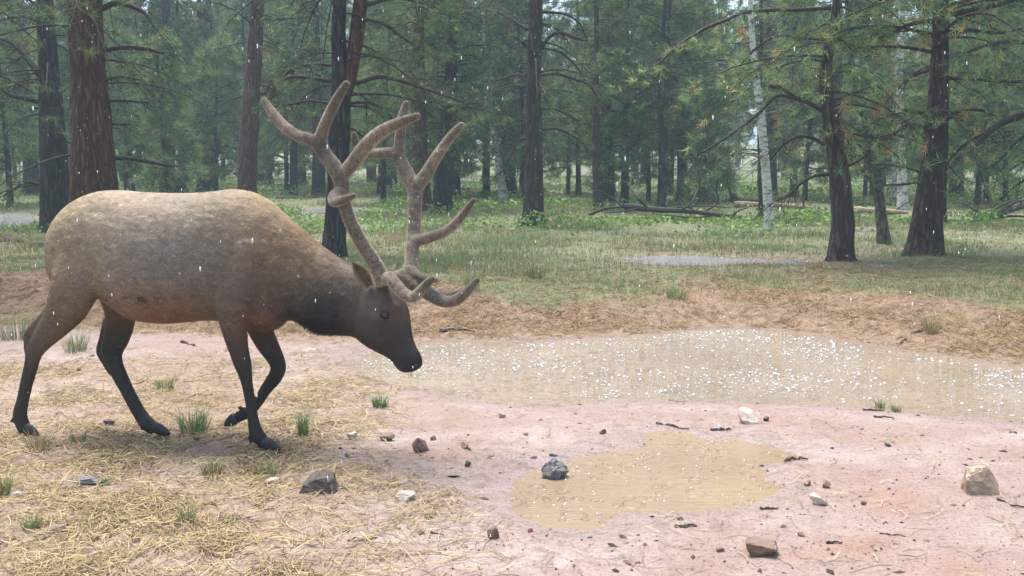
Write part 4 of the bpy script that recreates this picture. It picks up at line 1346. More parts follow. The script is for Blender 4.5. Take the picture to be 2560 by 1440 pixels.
# mid-distance pines: (label, pts, base_py, bark, seed, live base)
MID = [
    ('pine trunk with grey bark half hidden behind the straight reddish pine', [(661, 466, 40), (660, 350, 36), (664, 150, 30), (668, 0, 26)], 466, 'bark', 31),
    ('slim upright pine standing between the massive and the straight reddish pines', [(527, 478, 36), (526, 440, 30), (520, 250, 27), (518, 100, 25), (517, 0, 23)], 478, 'bark_black', 32),
    ('short visible pine trunk with pale needle boughs behind the elk back', [(366, 472, 44), (362, 430, 38), (352, 300, 32), (348, 100, 26)], 472, 'bark', 33),
    ('dark pine trunk in the far left shade beside the black pine', [(80, 492, 42), (78, 440, 36), (66, 280, 30), (55, 100, 26)], 492, 'bark_black', 34),
    ('broad dark pine trunk framed between the two antlers', [(1104, 534, 54), (1106, 500, 48), (1112, 400, 44), (1124, 250, 36), (1132, 100, 28), (1134, 0, 24)], 532, 'bark_black', 35),
    ('reddish pine trunk just behind the far antler', [(1062, 534, 44), (1058, 500, 40), (1048, 350, 38), (1046, 200, 34), (1046, 100, 28), (1050, 0, 24)], 536, 'bark_red', 36),
    ('reddish grey pine trunk right of the far antler fork', [(1132, 496, 36), (1134, 440, 32), (1138, 330, 28), (1128, 180, 22)], 494, 'bark', 37),
    ('dark narrow pine trunk seen under the near antler fork', [(797, 498, 36), (797, 440, 32), (795, 300, 28), (790, 150, 24)], 496, 'bark_black', 38),
    ('pine trunk beside the leaning spotted aspen', [(1276, 496, 38), (1274, 450, 32), (1268, 350, 28), (1262, 200, 24)], 494, 'bark', 39),
    ('very thin pine pole beyond the far antler', [(1215, 494, 20), (1216, 450, 17), (1218, 300, 14)], 492, 'bark', 40),
    ('slender dark pine standing in the grass right of the lone meadow pine', [(1560, 516, 24), (1562, 480, 19), (1564, 350, 17), (1565, 200, 15)], 514, 'bark_black', 41),
    ('slim straight pine behind the fallen branches', [(1655, 520, 18), (1655, 460, 16), (1654, 350, 15), (1652, 200, 13), (1664, 0, 9)], 518, 'bark_black', 42),
    ('pair stemmed young pine with dense low boughs', [(1496, 524, 28), (1494, 460, 24), (1490, 350, 20), (1490, 200, 14)], 522, 'bark', 43),
    ('dark pine trunk left behind the young pine with dense boughs', [(1524, 484, 26), (1523, 440, 22), (1520, 300, 18)], 482, 'bark_black', 44),
    ('thin far pine trunk in the open strip right of the meadow pine', [(1446, 488, 16), (1446, 440, 13), (1444, 300, 11)], 486, 'bark_black', 45),
    ('reddish far pine trunk behind the fallen branch heap', [(1704, 504, 30), (1706, 450, 27), (1704, 330, 22)], 502, 'bark', 46),
    ('thin dark pine stem just left of the spotted aspen', [(1764, 506, 14), (1763, 440, 12), (1760, 300, 10)], 504, 'bark_black', 47),
    ('thin dark pine stem close behind the tall white aspen', [(1906, 542, 18), (1904, 480, 15), (1900, 350, 13)], 540, 'bark_black', 48),
    ('thin dark pole beside the thick leaning pine', [(2359, 556, 14), (2360, 500, 12), (2360, 400, 10), (2362, 200, 9)], 554, 'bark_black', 49),
    ('young pine stem behind the right hand deadfall', [(2466, 520, 14), (2466, 470, 12), (2464, 300, 10)], 518, 'bark', 50),
    ('second young pine stem near the right hand deadfall', [(2514, 516, 16), (2514, 460, 13), (2513, 300, 11)], 514, 'bark_black', 51),
    ('crooked pine stem bent over behind the elk back', [(456, 486, 28), (450, 460, 24), (436, 435, 20), (428, 410, 17), (440, 300, 15), (445, 150, 12)], 484, 'bark_black', 52),
    ('pine trunk standing close left of the slim upright pine', [(508, 480, 36), (508, 440, 30), (506, 300, 26)], 480, 'bark', 53),
    ('grey pine trunk deep behind the forked dark pine', [(742, 440, 14), (742, 400, 12), (741, 250, 10)], 440, 'bark', 54),
    ('dark pine trunk right of the curved dark pine in the shade', [(2400, 500, 20), (2400, 440, 17), (2398, 250, 14)], 498, 'bark_black', 55),
    ('dim pine trunk left behind the curved dark pine', [(1985, 500, 22), (1985, 440, 18), (1982, 250, 15)], 498, 'bark', 56),
]
for lab, pts, by, bark, seed in MID:
    rg = np.random.default_rng(seed + 500)
    yb = ground_hit(pts[0][0], by)[1]
    near_pine(lab, pts, by, rg.uniform(10, 13.5), bark, seed, (1.6, 5.5), 20, (2.8, 9), 40, rg.uniform(1.5, 2.1), k=14, width=.016, live_low=.5, tone=rg.uniform(.95, 1.25), twl=.5)


# --- aspens -----------------------------------------------------------------------
LEAFC = np.array([(.10, .17, .05), (.13, .20, .06), (.09, .15, .06)])


def aspen(label, pts, base_py, top_h, seed, mat='aspen', n_br=10, leaves=900, leaf_z=(4.5, 10)):
    rng = np.random.default_rng(seed)
    P, R = trunk_from_px(pts, base_py, top_h)
    P2, R2 = resample(P, R, .15)
    org = P[0].copy()
    root = empty('aspen_tree', tuple(org)); tag(root, label, 'tree')
    obj('trunk', trunk_geo(P2 - org, R2, 14, rng).mesh('trunk'), M[mat], root)
    g = Geo(); lp = []
    for i in range(n_br + 14):
        z = org[2] + (rng.uniform(1.0, 4.5) if i < n_br else rng.uniform(*leaf_z))
        q, r = point_at_h(P, R, min(z, P[-1, 2] - .2))
        A = arc_limb(q, rng.uniform(0, 6.28), rng.uniform(.4, 1.4), rng.uniform(.1, .6), rng.uniform(0, .5), rng, 7, .12)
        g.add(*tube(A - org, np.linspace(min(.016, r * .3), .004, 7), 4))
        if i >= n_br: lp.append(A[3:])
    tag(obj('branches', g.mesh('branches'), M['deadwood'], root), kind='stuff')
    if leaves:
        lp = np.vstack(lp)
        c = lp[rng.integers(0, len(lp), leaves)] + rng.normal(0, .28, (leaves, 3)) - org
        a = nrm(rng.normal(0, 1, (leaves, 3))) * .03; b_ = nrm(np.cross(a, rng.normal(0, 1, (leaves, 3)))) * .028
        V = np.stack([c - a, c - b_, c + a, c + b_], 1).reshape(-1, 3)
        col = np.repeat(LEAFC[rng.integers(0, 3, leaves)] * rng.uniform(.8, 1.3, (leaves, 1)), 4, 0)
        obj('crown', mesh_from('crown', V, np.arange(leaves * 4).reshape(-1, 4), None, col, False), M['needles'], root)


aspen('tall white aspen trunk with black scars beside the curved dark pine', [(1926, 574, 26), (1922, 540, 22), (1916, 450, 22), (1908, 350, 21), (1900, 270, 20), (1888, 180, 17), (1880, 80, 14), (1876, 0, 12)], 572, 10, 71)
aspen('bright white aspen trunk between the two big right hand pines', [(2258, 524, 28), (2256, 470, 24), (2252, 380, 22), (2250, 290, 20), (2250, 200, 18), (2252, 80, 15)], 522, 11, 72)
aspen('thin pale aspen pole close left of the bright white aspen', [(2238, 510, 16), (2236, 440, 13), (2236, 300, 10)], 508, 9, 73)
aspen('leaning spotted aspen between the far antler and the meadow pine', [(1262, 510, 26), (1256, 470, 22), (1248, 410, 20), (1240, 350, 18), (1228, 300, 14), (1216, 240, 12), (1212, 180, 10)], 508, 8, 74)
aspen('crooked half bare aspen snag with peeling bark in the grass', [(2212, 614, 30), (2206, 570, 26), (2198, 500, 26), (2192, 470, 24), (2176, 420, 22), (2168, 360, 18), (2160, 300, 14), (2140, 250, 10)], 610, 4.6, 75, 'deadwood', 12, 0)
aspen('pale blurred aspen trunk behind the fallen branch heap', [(1784, 504, 30), (1783, 460, 26), (1780, 380, 22)], 500, 9, 76)

# --- the forest behind: each tree a copy of one of a few kinds ----------------------
def proto_pine(seed, h, cb, r0, n_live, Lmax, k, width, tone, low_dead, bark):
    rng = np.random.default_rng(seed)
    m = 22
    t = np.linspace(0, 1, m)
    P = np.stack([.25 * np.sin(t * 2.2 + seed), .2 * np.cos(t * 1.7 + seed * 2), -.3 + t * h], 1); P[:, :2] -= P[0, :2]
    R = r0 * (1 - .92 * t ** 1.1)
    P2, R2 = resample(P, R, .3)
    tr = trunk_geo(P2, R2, 12, rng).mesh('trunk'); tr.materials.append(M[bark])
    pp = PineParts(rng)
    for i in range(low_dead):
        q, r = point_at_h(P, R, rng.uniform(.8, cb + 1))
        A = arc_limb(q, rng.uniform(0, 6.28), rng.uniform(.5, 1.0) * Lmax * .8, rng.uniform(0, .4), rng.uniform(.2, .7), rng, 6)
        pp.limb(A, .018, .006, 3, .1, .5, 4, .3, tone, .02, sub=False)
    for i in range(n_live):
        u = (i + rng.random()) / n_live
        z = cb + (h - cb - .4) * u
        q, r = point_at_h(P, R, z)
        l = Lmax * (1 - .8 * u) * rng.uniform(.65, 1.15) * min(1, .55 + u * 3)
        A = arc_limb(q, rng.uniform(0, 6.28), l, rng.uniform(.05, .5), rng.uniform(.1, .5), rng, 6)
        pp.limb(A, .03 * (1 - .6 * u), .006, 8, 1.0, .55, 4, .1, tone, .01)
    pp.flush()
    br = pp.limbs.mesh('branches'); br.materials.append(M['limb'])
    cr = pp.crown(k, .30, width); cr.materials.append(M['needles'])
    return tr, br, cr


PROTO = [proto_pine(201, 13, 3.1, .24, 56, 2.5, 14, .032, 1.0, 12, 'bark'), proto_pine(202, 12, 2.6, .20, 56, 2.3, 14, .032, 1.1, 10, 'bark_black'),
         proto_pine(203, 14.5, 3.8, .27, 56, 2.8, 14, .032, .92, 14, 'bark_red'), proto_pine(204, 10.5, 2.1, .17, 56, 2.1, 14, .032, 1.12, 6, 'bark_black')]
YOUNG = [proto_pine(211, 6.5, .9, .09, 56, 1.6, 10, .020, 1.25, 0, 'bark'), proto_pine(212, 8.5, 1.3, .11, 64, 1.8, 10, .022, 1.15, 2, 'bark_black'), proto_pine(213, 4.2, .3, .06, 42, 1.2, 10, .018, 1.35, 0, 'bark')]


def plant(pr, x, y, rz, sc, label, group):
    z = Hs(x, y) - .05
    root = empty('pine_tree', (x, y, z)); root.rotation_euler = (0, 0, rz); root.scale = (sc, sc, sc)
    tag(root, label, 'tree', group)
    for nm_, me in zip(('trunk', 'branches', 'crown'), pr):
        obj(nm_, me, None, root)


# young pines with pale boughs that fill the gaps at certain places
for (px, y, k, sc, lab) in ((430, 30, 0, .85, 'small pale green young pine behind the elk back'), (1530, 31, 1, .8, 'bushy young pine right of the lone meadow pine'), (1620, 36, 1, .8, 'bushy young pine behind the fallen branches'),
                            (340, 38, 0, 1, 'young pine beside the massive reddish pine'), (2010, 34, 1, .8, 'bushy young pine left behind the curved dark pine'), (1740, 33, 2, 1.0, 'low young pine by the blurred aspen'),
                            (960, 33, 1, .9, 'bushy young pine behind the forked dark pine'), (2160, 38, 0, 1.0, 'young pine between the two big right hand pines'), (2440, 30, 1, .9, 'bushy young pine right of the thick leaning pine'),
                            (1420, 42, 1, .9, 'young pine deep behind the lone meadow pine'), (30, 30, 1, .9, 'bushy young pine at the left forest edge'), (720, 42, 1, 1.0, 'young pine deep behind the straight reddish pine')):
    plant(YOUNG[k], (px - 1280) / FPX * y, y, px * .7, sc, lab, None)

rf = np.random.default_rng(77)
placed = []
tries = 0
while len(placed) < 240 and tries < 20000:
    tries += 1
    u = rf.random()
    y = 33 + (125 - 33) * u ** 1.1
    x = rf.uniform(-1, 1) * (.62 * y + 7)
    mind = 1.9 + y * .012
    if any((x - a) ** 2 + (y - c_) ** 2 < mind ** 2 for a, c_ in placed): continue
    placed.append((x, y))
    young = rf.random() < .32
    if young:
        plant(YOUNG[rf.integers(0, 2)], x, y, rf.uniform(0, 6.28), rf.uniform(.8, 1.4), 'bushy young pine deep in the hazy forest', 'young pines deep in the forest')
    else:
        plant(PROTO[rf.integers(0, 4)], x, y, rf.uniform(0, 6.28), rf.uniform(.8, 1.25), 'tall pine standing deep in the hazy forest', 'tall pines deep in the forest')
# unseen pines added left and right of the clearing to shape the light
for i in range(26):
    s = -1 if i % 2 else 1
    y = rf.uniform(6, 34); x = s * (.62 * y + rf.uniform(5, 16))
    plant(PROTO[rf.integers(0, 4)], x, y, rf.uniform(0, 6.28), rf.uniform(.8, 1.2), 'unseen tall pine added beside the clearing for the light', 'unseen tall pines added for the light')

# =====================================================================
# rocks, sticks, deadfall
# =====================================================================
def mat_rock(name, dark, light, scale=14):
    m, nt, b = mat_new(name)
    p = pos(nt)
    f = noise_fac(nt, p, scale, 6, .65); f2 = noise_fac(nt, p, scale * 5, 4, .7)
    k = mth(nt, 'ADD', mth(nt, 'MULTIPLY', f, .7), mth(nt, 'MULTIPLY', f2, .35))
    nt.links.new(ramp(nt, k, [(.35, dark), (.7, light)]), b.inputs['Base Color'])
    b.inputs['Roughness'].default_value = .55
    bump(nt, b, k, .7, .008)
    return m


M['rock_tan'] = mat_rock('tan_rock', (.20, .135, .085), (.42, .33, .23))
M['rock_brown'] = mat_rock('brown_rock', (.11, .065, .045), (.24, .16, .11))
M['rock_grey'] = mat_rock('grey_rock', (.06, .055, .055), (.24, .22, .215), 22)
M['rock_pale'] = mat_rock('pale_rock', (.30, .23, .18), (.56, .49, .41))
M['rock_dark'] = mat_rock('dark_rock', (.045, .032, .026), (.11, .085, .07))
M['rock_red'] = mat_rock('red_rock', (.16, .055, .04), (.28, .11, .085))


def rock_mesh(seed, w, d, h, facets=9, rough=.012, pts=None):
    """angular stone: hull of a few corner points, worn edges"""
    rng = np.random.default_rng(seed)
    bm = bmesh.new()
    if pts is None:
        pts = nrm(rng.normal(0, 1, (facets + 5, 3))) * rng.uniform(.75, 1.0, (facets + 5, 1))
    for c in pts: bm.verts.new(tuple(c))
    r = bmesh.ops.convex_hull(bm, input=bm.verts)
    bmesh.ops.delete(bm, geom=[v for v in bm.verts if not v.link_faces], context='VERTS')
    bmesh.ops.dissolve_limit(bm, angle_limit=.30, verts=bm.verts, edges=bm.edges)
    bmesh.ops.bevel(bm, geom=bm.edges[:], offset=.05, segments=1, affect='EDGES', profile=.6)
    bmesh.ops.triangulate(bm, faces=bm.faces[:])
    bmesh.ops.subdivide_edges(bm, edges=[e for e in bm.edges if e.calc_length() > .35], cuts=1)
    bmesh.ops.triangulate(bm, faces=bm.faces[:])
    bmesh.ops.subdivide_edges(bm, edges=bm.edges[:], cuts=1)
    bmesh.ops.triangulate(bm, faces=bm.faces[:])
    ph = rng.uniform(0, 50, 3)
    co = np.array([v.co for v in bm.verts])
    k = fbm(co[:, 0] * 3 + ph[0] + co[:, 2] * 2, co[:, 1] * 3 + ph[1] - co[:, 2] * 2.5, seed, 3)
    co = co * (1 + k * rough * 12)[:, None] + rng.normal(0, rough, co.shape)
    for v, c in zip(bm.verts, co): v.co = c
    co = np.array([v.co for v in bm.verts])
    lo, hi = co.min(0), co.max(0)
    for v in bm.verts:
        c = (np.array(v.co) - lo) / (hi - lo)
        v.co = ((c[0] - .5) * w, (c[1] - .5) * d, (c[2] - .20) * h / .80)
    bmesh.ops.recalc_face_normals(bm, faces=bm.faces)
    me = bpy.data.meshes.new('rock'); bm.to_mesh(me); bm.free()
    me.update()
    return me


def rock(px, py, wpx, hpx, mat, label, seed, facets=9, rz=None, tilt=0, group=None, pts=None, rough=.016):
    g = ground_hit(px, py)
    s = mpp(g)
    me = rock_mesh(seed, wpx * s, wpx * s * .8, hpx * s * 1.02, facets, rough, pts)
    o = obj('rock', me, M[mat])
    o.location = g + np.array([0, wpx * s * .3, 0])
    o.location.z = Hs(o.location.x, o.location.y) if mat != 'rock_grey' else -.012
    o.rotation_euler = (tilt, 0, (rz if rz is not None else (seed * 1.7) % .9 - .45))
    tag(o, label, 'rock', group)
    return o


rock(1388, 1212, 72, 46, 'rock_grey', 'dark grey lumpy rock sitting in the near puddle', 3, 16, 0.2, 0, None, None, .034)
rock(2462, 1240, 92, 68, 'rock_tan', 'large angular tan rock with a pale top, alone on the mud', 12, 7, 0.0, 0, None,
     [(-1, -.7, -.6), (.75, -.9, -.7), (1, .3, -.7), (-.8, .8, -.7), (-1, -.6, .35), (-.62, -.35, .75), (.15, -.5, .95), (.35, -.75, .30), (.95, -.2, .05), (.55, .5, .7), (-.5, .7, .6), (-.2, -.85, .2)])
rock(1050, 1134, 42, 36, 'rock_brown', 'pointed brown rock left of the near puddle', 5, 7)
rock(1872, 1062, 54, 34, 'rock_pale', 'pale tilted rock with a dark underside by the pond shore', 6, 7, 0.0, 0, None,
     [(-1, -.2, .9), (-.7, -.9, -.2), (-.35, -.9, -.75), (.9, -.7, -.6), (1, .5, .1), (-.3, .8, 1.0), (.6, .7, .6), (.2, -.3, .3), (-.4, .5, -.9), (.7, .6, -.9)])
rock(2050, 1266, 44, 26, 'rock_pale', 'small flat topped pale rock right of the near puddle', 7, 8)
rock(1232, 1354, 30, 30, 'rock_brown', 'small reddish brown chunk on the mud below the near puddle', 8, 7)
rock(792, 1242, 104, 40, 'rock_dark', 'flat dark slab half buried in the straw', 9, 9, 0.1, 0, None,
     [(-1, -.5, -.8), (.9, -.6, -.8), (1, .4, -.8), (-.9, .6, -.8), (-.7, -.4, .2), (.2, -.45, .9), (.75, -.3, .6), (.7, .4, .7), (-.5, .5, .4), (-.2, .5, .8)])
rock(2068, 1221, 27, 18, 'rock_brown', 'small brown stone right of its smaller neighbour beside the puddle', 10)
rock(2020, 1219, 17, 15, 'rock_brown', 'smallest brown stone near the puddle edge above the pale flat rock', 11)
rock(1908, 1386, 84, 34, 'rock_brown', 'broad sloping brown rock lying in front of the short dark stick', 13, 8)
rock(880, 1100, 28, 20, 'rock_pale', 'whitish stone near the front hoof with a dark foot', 14)
rock(966, 1105, 36, 16, 'rock_brown', 'low crumbly brown stone between the whitish stone and the pointed rock', 15, 14)
rock(1160, 1122, 22, 15, 'rock_tan', 'rounded tan stone right of the pointed brown rock', 16)
rock(1083, 1103, 16, 12, 'rock_brown', 'little brown stone just above the pointed brown rock', 17)
rock(1169, 1174, 17, 16, 'rock_dark', 'little black stone at the tip of the near puddle', 18)
rock(1790, 1146, 34, 15, 'rock_brown', 'low brown stone breaking the surface of the near puddle', 19)
rock(868, 1146, 13, 10, 'rock_dark', 'tiny dark pebble stone right of the front hoof', 20)
rock(1255, 1048, 18, 12, 'rock_tan', 'tiny orange tan stone near the pond shore', 21)
rock(1012, 1256, 50, 22, 'rock_pale', 'pale rock sunk in the wet mud left of the near puddle', 22)
rock(137, 1332, 44, 22, 'rock_tan', 'tan slab on the straw near a grass tuft', 23, 7)
rock(40, 1243, 36, 18, 'rock_pale', 'pale pink stone beside the yellow green grass tuft', 24)
rock(205, 1216, 88, 18, 'rock_grey', 'flat bluish grey slab lying in the straw', 25, 9)
rock(675, 1214, 44, 13, 'rock_pale', 'thin pale flake of stone in the straw', 26)
rock(490, 1109, 16, 14, 'rock_dark', 'dark little stone between the hind and front hooves', 27)
rock(1917, 1055, 16, 12, 'rock_dark', 'dark little stone right of the pale tilted rock', 28)
rock(1326, 1335, 14, 10, 'rock_red', 'tiny red stone under the near puddle', 29)
rock(1508, 1088, 18, 12, 'rock_dark', 'tiny dark stone on the mud between pond and puddle', 30)
rock(1384, 1147, 22, 15, 'rock_grey', 'little grey stone on the far rim of the near puddle', 32)
rock(2222, 1122, 16, 9, 'rock_dark', 'tiny dark stone on the open mud above the big tan rock', 33)
rock(195, 929, 16, 12, 'rock_dark', 'dark dropping sized stone behind the elk hind legs', 34)
rock(272, 1068, 30, 14, 'rock_dark', 'low dark stone between the two hind hooves', 35)
rock(1800, 1366, 26, 10, 'rock_brown', 'small brown stone left of the broad sloping rock', 36)
rock(2158, 1264, 18, 9, 'rock_brown', 'tiny brown stone right of the flat topped pale rock', 37)
rock(1702, 1302, 16, 8, 'rock_dark', 'tiny dark stone above the short dark stick', 38)
rock(2005, 1340, 22, 8, 'rock_brown', 'tiny brown stone on the mud left of a thin dark twig', 39)


M['twig'] = mat_bark('dark_twig_bark', (0.055, 0.04, 0.032), (0.17, 0.13, 0.10), 60, 60, 0.003)


def stick(pts, w, mat, label, name='stick', twigs=0, seed=0, lift=.0):
    """pts px on the ground"""
    seed = seed or abs(int(pts[0][0]))
    if mat == 'limb': mat = 'twig'
    rng = np.random.default_rng(seed)
    P = np.array([ground_hit(x, y) for x, y in pts])
    r = w * .5 * mpp(P[0])
    P[:, 2] += r * .6 + lift
    S = smooth_path(P, 4) if len(P) > 2 else np.linspace(P[0], P[-1], 7)
    S = S + rng.normal(0, r * .35, S.shape)
    org = S[0].copy()
    g = Geo()
    R = r * np.linspace(.95, .45, len(S)) * rng.uniform(.7, 1.25, len(S))
    g.add(*tube(S - org, R, 7))
    o = obj(name, g.mesh(name, False), M[mat], None, tuple(org))
    tag(o, label, 'stick' if name == 'stick' else 'log')
    return o


stick([(1640, 1062), (1680, 1068), (1722, 1077)], 7, 'deadwood', 'thin dark stick on the upper rim of the near puddle')
stick([(1776, 1080), (1810, 1079), (1826, 1078)], 9, 'limb', 'short dark bark strip between puddle and pale tilted rock')
stick([(1962, 1152), (1990, 1148), (2018, 1150)], 11, 'limb', 'dark bark chunk on the mud right of the near puddle')
stick([(1686, 1318), (1742, 1320)], 12, 'limb', 'short thick dark stick below the near puddle')
stick([(1902, 1278), (1948, 1280)], 10, 'limb', 'short dark stick below the notch of the near puddle')
stick([(870, 1360), (905, 1358), (944, 1352)], 6, 'limb', 'knobbed twig on the mud left of the red brown chunk')
stick([(1072, 1338), (1108, 1347)], 7, 'limb', 'small slanting twig left of the red brown chunk')
stick([(2158, 1027), (2210, 1029)], 7, 'limb', 'dark twig lying on the pond shore')
stick([(2186, 1044), (2232, 1045)], 6, 'limb', 'dark twig just below the one on the pond shore')
stick([(2490, 1250), (2530, 1256), (2580, 1262)], 8, 'limb', 'dark twig running right from under the big tan rock')
stick([(2200, 1338), (2260, 1340)], 6, 'limb', 'thin dark twig on the open mud')
stick([(2066, 1362), (2105, 1361)], 9, 'limb', 'stubby dark twig on the open mud')
stick([(1100, 833), (1140, 830), (1185, 832)], 10, 'limb', 'black stick at the far pond edge beside the elk muzzle')
stick([(700, 793), (745, 792), (790, 794)], 8, 'deadwood', 'grey stick on the bank under the elk throat')
stick([(2250, 865), (2262, 850), (2290, 832), (2320, 825)], 7, 'limb', 'bent dark twig arching over the right bank')
stick([(455, 858), (488, 866)], 9, 'limb', 'black twig on the mud behind the elk belly')
stick([(-20, 604), (40, 608), (130, 624)], 22, 'deadwood', 'grey fallen branch lying behind the elk rump', 'fallen_branch')
stick([(-20, 590), (30, 598), (70, 612)], 22, 'limb', 'black charred branch beside the grey fallen branch', 'fallen_branch')


DEAD = []


def deadfall(label, main, w, mat, seed, arms, depth=.5, bare=None):
    """fallen trunk px points with broken arms; main axis rests on the ground"""
    rng = np.random.default_rng(seed)
    low = max(main, key=lambda q: q[1]); g0 = ground_hit(*low)
    P = []
    for x, y in main:
        q = at_y(x, y, g0[1]); q[2] = max(q[2], Hs(q[0], q[1]) + .02); P.append(q)
    S = smooth_path(np.array(P), 5); org = S[0].copy()
    DEAD.append((S[:, 0].min() - .4, S[:, 0].max() + .4, g0[1]))
    r = w * .5 * mpp(S[0])
    root = empty('fallen_tree', tuple(org)); tag(root, label, 'log')
    g = Geo(); g.add(*tube(S - org, r * np.linspace(1.1, .6, len(S)) * rng.uniform(.9, 1.1, len(S)), 9))
    obj('trunk', g.mesh('trunk', False), M[mat], root)
    for arm in arms:
        Q_ = []
        for i, (x, y) in enumerate(arm):
            q = at_y(x, y, g0[1] + depth * (i / len(arm)) * (1 if rng.random() < .5 else -1)); Q_.append(q)
        A = smooth_path(np.array(Q_), 4)
        g = Geo(); g.add(*tube(A - org, np.linspace(r * .42, r * .14, len(A)), 6))
        obj('limb', g.mesh('limb'), M['limb' if mat != 'palewood' else 'deadwood'], root)


deadfall('dark fallen tree with bare arms in the grass behind the meadow', [(1560, 516), (1640, 524), (1720, 528), (1800, 538), (1880, 552)], 15, 'limb', 1,
         [[(1560, 518), (1530, 495), (1500, 478), (1480, 476)], [(1620, 522), (1600, 500), (1575, 470), (1562, 440), (1566, 425)], [(1650, 524), (1700, 518), (1770, 515), (1830, 520)], [(1700, 527), (1730, 505), (1748, 460), (1752, 445)],
          [(1760, 530), (1795, 505), (1790, 470), (1800, 440)], [(1730, 528), (1700, 495), (1680, 470)], [(1790, 536), (1740, 545), (1690, 540), (1640, 536)], [(1830, 540), (1850, 525), (1870, 520)], [(1600, 520), (1560, 528), (1510, 532)]])
deadfall('heap of grey broken branches at the right forest edge', [(2440, 545), (2500, 530), (2560, 512), (2640, 500)], 26, 'deadwood', 2,
         [[(2470, 540), (2500, 515), (2560, 490)], [(2480, 545), (2530, 540), (2600, 545)], [(2500, 530), (2540, 505), (2580, 500)], [(2490, 535), (2515, 552), (2560, 556)], [(2460, 540), (2430, 520), (2400, 505)]])
deadfall('pale barkless log lying behind the tall white aspen', [(1835, 510), (1900, 512), (1970, 514), (2030, 520)], 15, 'palewood', 3, [[(2010, 518), (2008, 500), (2012, 490)]])
deadfall('pale broken log end behind the crooked aspen snag', [(2120, 524), (2190, 527), (2268, 532)], 17, 'palewood', 4, [[(2215, 540), (2240, 525), (2270, 505)]])
deadfall('long grey log lying behind the curved dark pine', [(2110, 512), (2200, 510), (2290, 514)], 10, 'deadwood', 5, [])
deadfall('dark root end of a fallen trunk left of the pale barkless log', [(1828, 492), (1850, 506), (1895, 512)], 22, 'limb', 6, [[(1830, 495), (1822, 470), (1818, 450)]])
deadfall('grey log in the grass deep behind the elk shoulder', [(690, 500), (740, 502), (800, 500)], 9, 'deadwood', 7, [[(740, 500), (770, 480), (790, 470)]])
deadfall('thin leaning deadwood in front of the young pine', [(1470, 540), (1520, 520), (1580, 518)], 8, 'limb', 8, [[(1520, 520), (1540, 500), (1550, 480)]])

# =====================================================================
# grass, straw, herbs, pebbles
# =====================================================================
def blades(P, h, w, col, rng, lean=.35, bend=.35, azimuth=None):
    """two-piece bent blades"""
    n = len(P)
    az = rng.uniform(0, 6.283, n) if azimuth is None else azimuth
    dirn = np.stack([np.cos(az), np.sin(az), np.zeros(n)], 1)
    sd = np.stack([-np.sin(az), np.cos(az), np.zeros(n)], 1) * (w * .5)[:, None]
    a2 = rng.uniform(0, 6.283, n); sd = np.stack([np.cos(a2), np.sin(a2), np.zeros(n)], 1) * (w * .5)[:, None]
    ln = (rng.random(n) * lean)[:, None]; bd = (rng.random(n) * bend)[:, None]
    mid = P + np.array([0, 0, 1]) * (h * .55)[:, None] + dirn * ln * (h * .55)[:, None]
    tip = P + np.array([0, 0, 1]) * (h * (1 - .3 * bd[:, 0]))[:, None] + dirn * (ln + bd) * h[:, None]
    V = np.stack([P - sd, P + sd, mid + sd * .8, mid - sd * .8, tip], 1).reshape(-1, 3)
    b0 = np.arange(n)[:, None] * 5
    Q = b0 + np.array([[0, 1, 2, 3]]); T = b0 + np.array([[3, 2, 4]])
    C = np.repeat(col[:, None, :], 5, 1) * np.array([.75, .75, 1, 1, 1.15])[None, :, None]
    return V, Q, T, np.clip(C.reshape(-1, 3), 0, 1)


GR = np.array([(.17, .25, .085), (.14, .225, .095), (.23, .285, .115), (.185, .265, .125)])
STR = np.array([(.38, .29, .14), (.33, .25, .13), (.44, .36, .20), (.27, .19, .10)])
rg = np.random.default_rng(5)


def scatter(n, y0, y1, rng, wide=.60, pad=1.5, power=1.0):
    u = rng.random(n)
    y = y0 * (y1 / y0) ** (u ** power)
    x = rng.uniform(-1, 1, n) * (wide * y + pad)
    return x, y


def low_by_logs(x, y):
    k = np.ones(len(x))
    for a, b_, yy in DEAD:
        a, b_ = a * .98, b_ * 1.0
        k = np.where((x > a) & (x < b_) & (y > yy - 4.5) & (y < yy + .4), .3, k)
    return k


# meadow grass
x, y = scatter(430000, 9.3, 55, rg)
w_, g_, l_, r_ = masks(x, y)
pn = fbm(x * .8, y * .8, 141, 3)
keep = rg.random(len(x)) < (g_ * .85 + .05 * r_) * np.clip(.8 + 2.2 * pn, .2, 1)
for poly, lev in FARW:
    keep &= poly_sd(x, y, poly) < .05
keep &= poly_sd(x, y, POND) < -.15
x, y, pn = x[keep], y[keep], pn[keep]
n = len(x)
P = np.stack([x, y, H(x, y) - .01], 1)
tall = np.clip(.5 + 1.8 * fbm(x * .6, y * .6, 151, 3), .25, 1.3)
h = rg.uniform(.07, .26, n) * tall * (1 + .2 * (y > 20))
dryp = np.clip(.24 + 1.6 * fbm(x * .45, y * .45, 161, 3), .1, .9)
dry = rg.random(n) < dryp
col = np.where(dry[:, None], STR[rg.integers(0, 4, n)] * .85, GR[rg.integers(0, 4, n)]) * rg.uniform(.75, 1.3, (n, 1))
h = np.where(dry, h * 1.15, h) * low_by_logs(x, y)
wd = np.maximum(.004, .00042 * y) * rg.uniform(.7, 1.3, n)
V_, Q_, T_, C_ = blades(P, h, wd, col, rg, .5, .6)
tag(obj('meadow_grass', mesh_from('meadow_grass', V_, Q_, T_, C_, False), M['grass']), 'mixed green and straw coloured grass of the meadow beyond the bank', 'grass', kind='stuff')

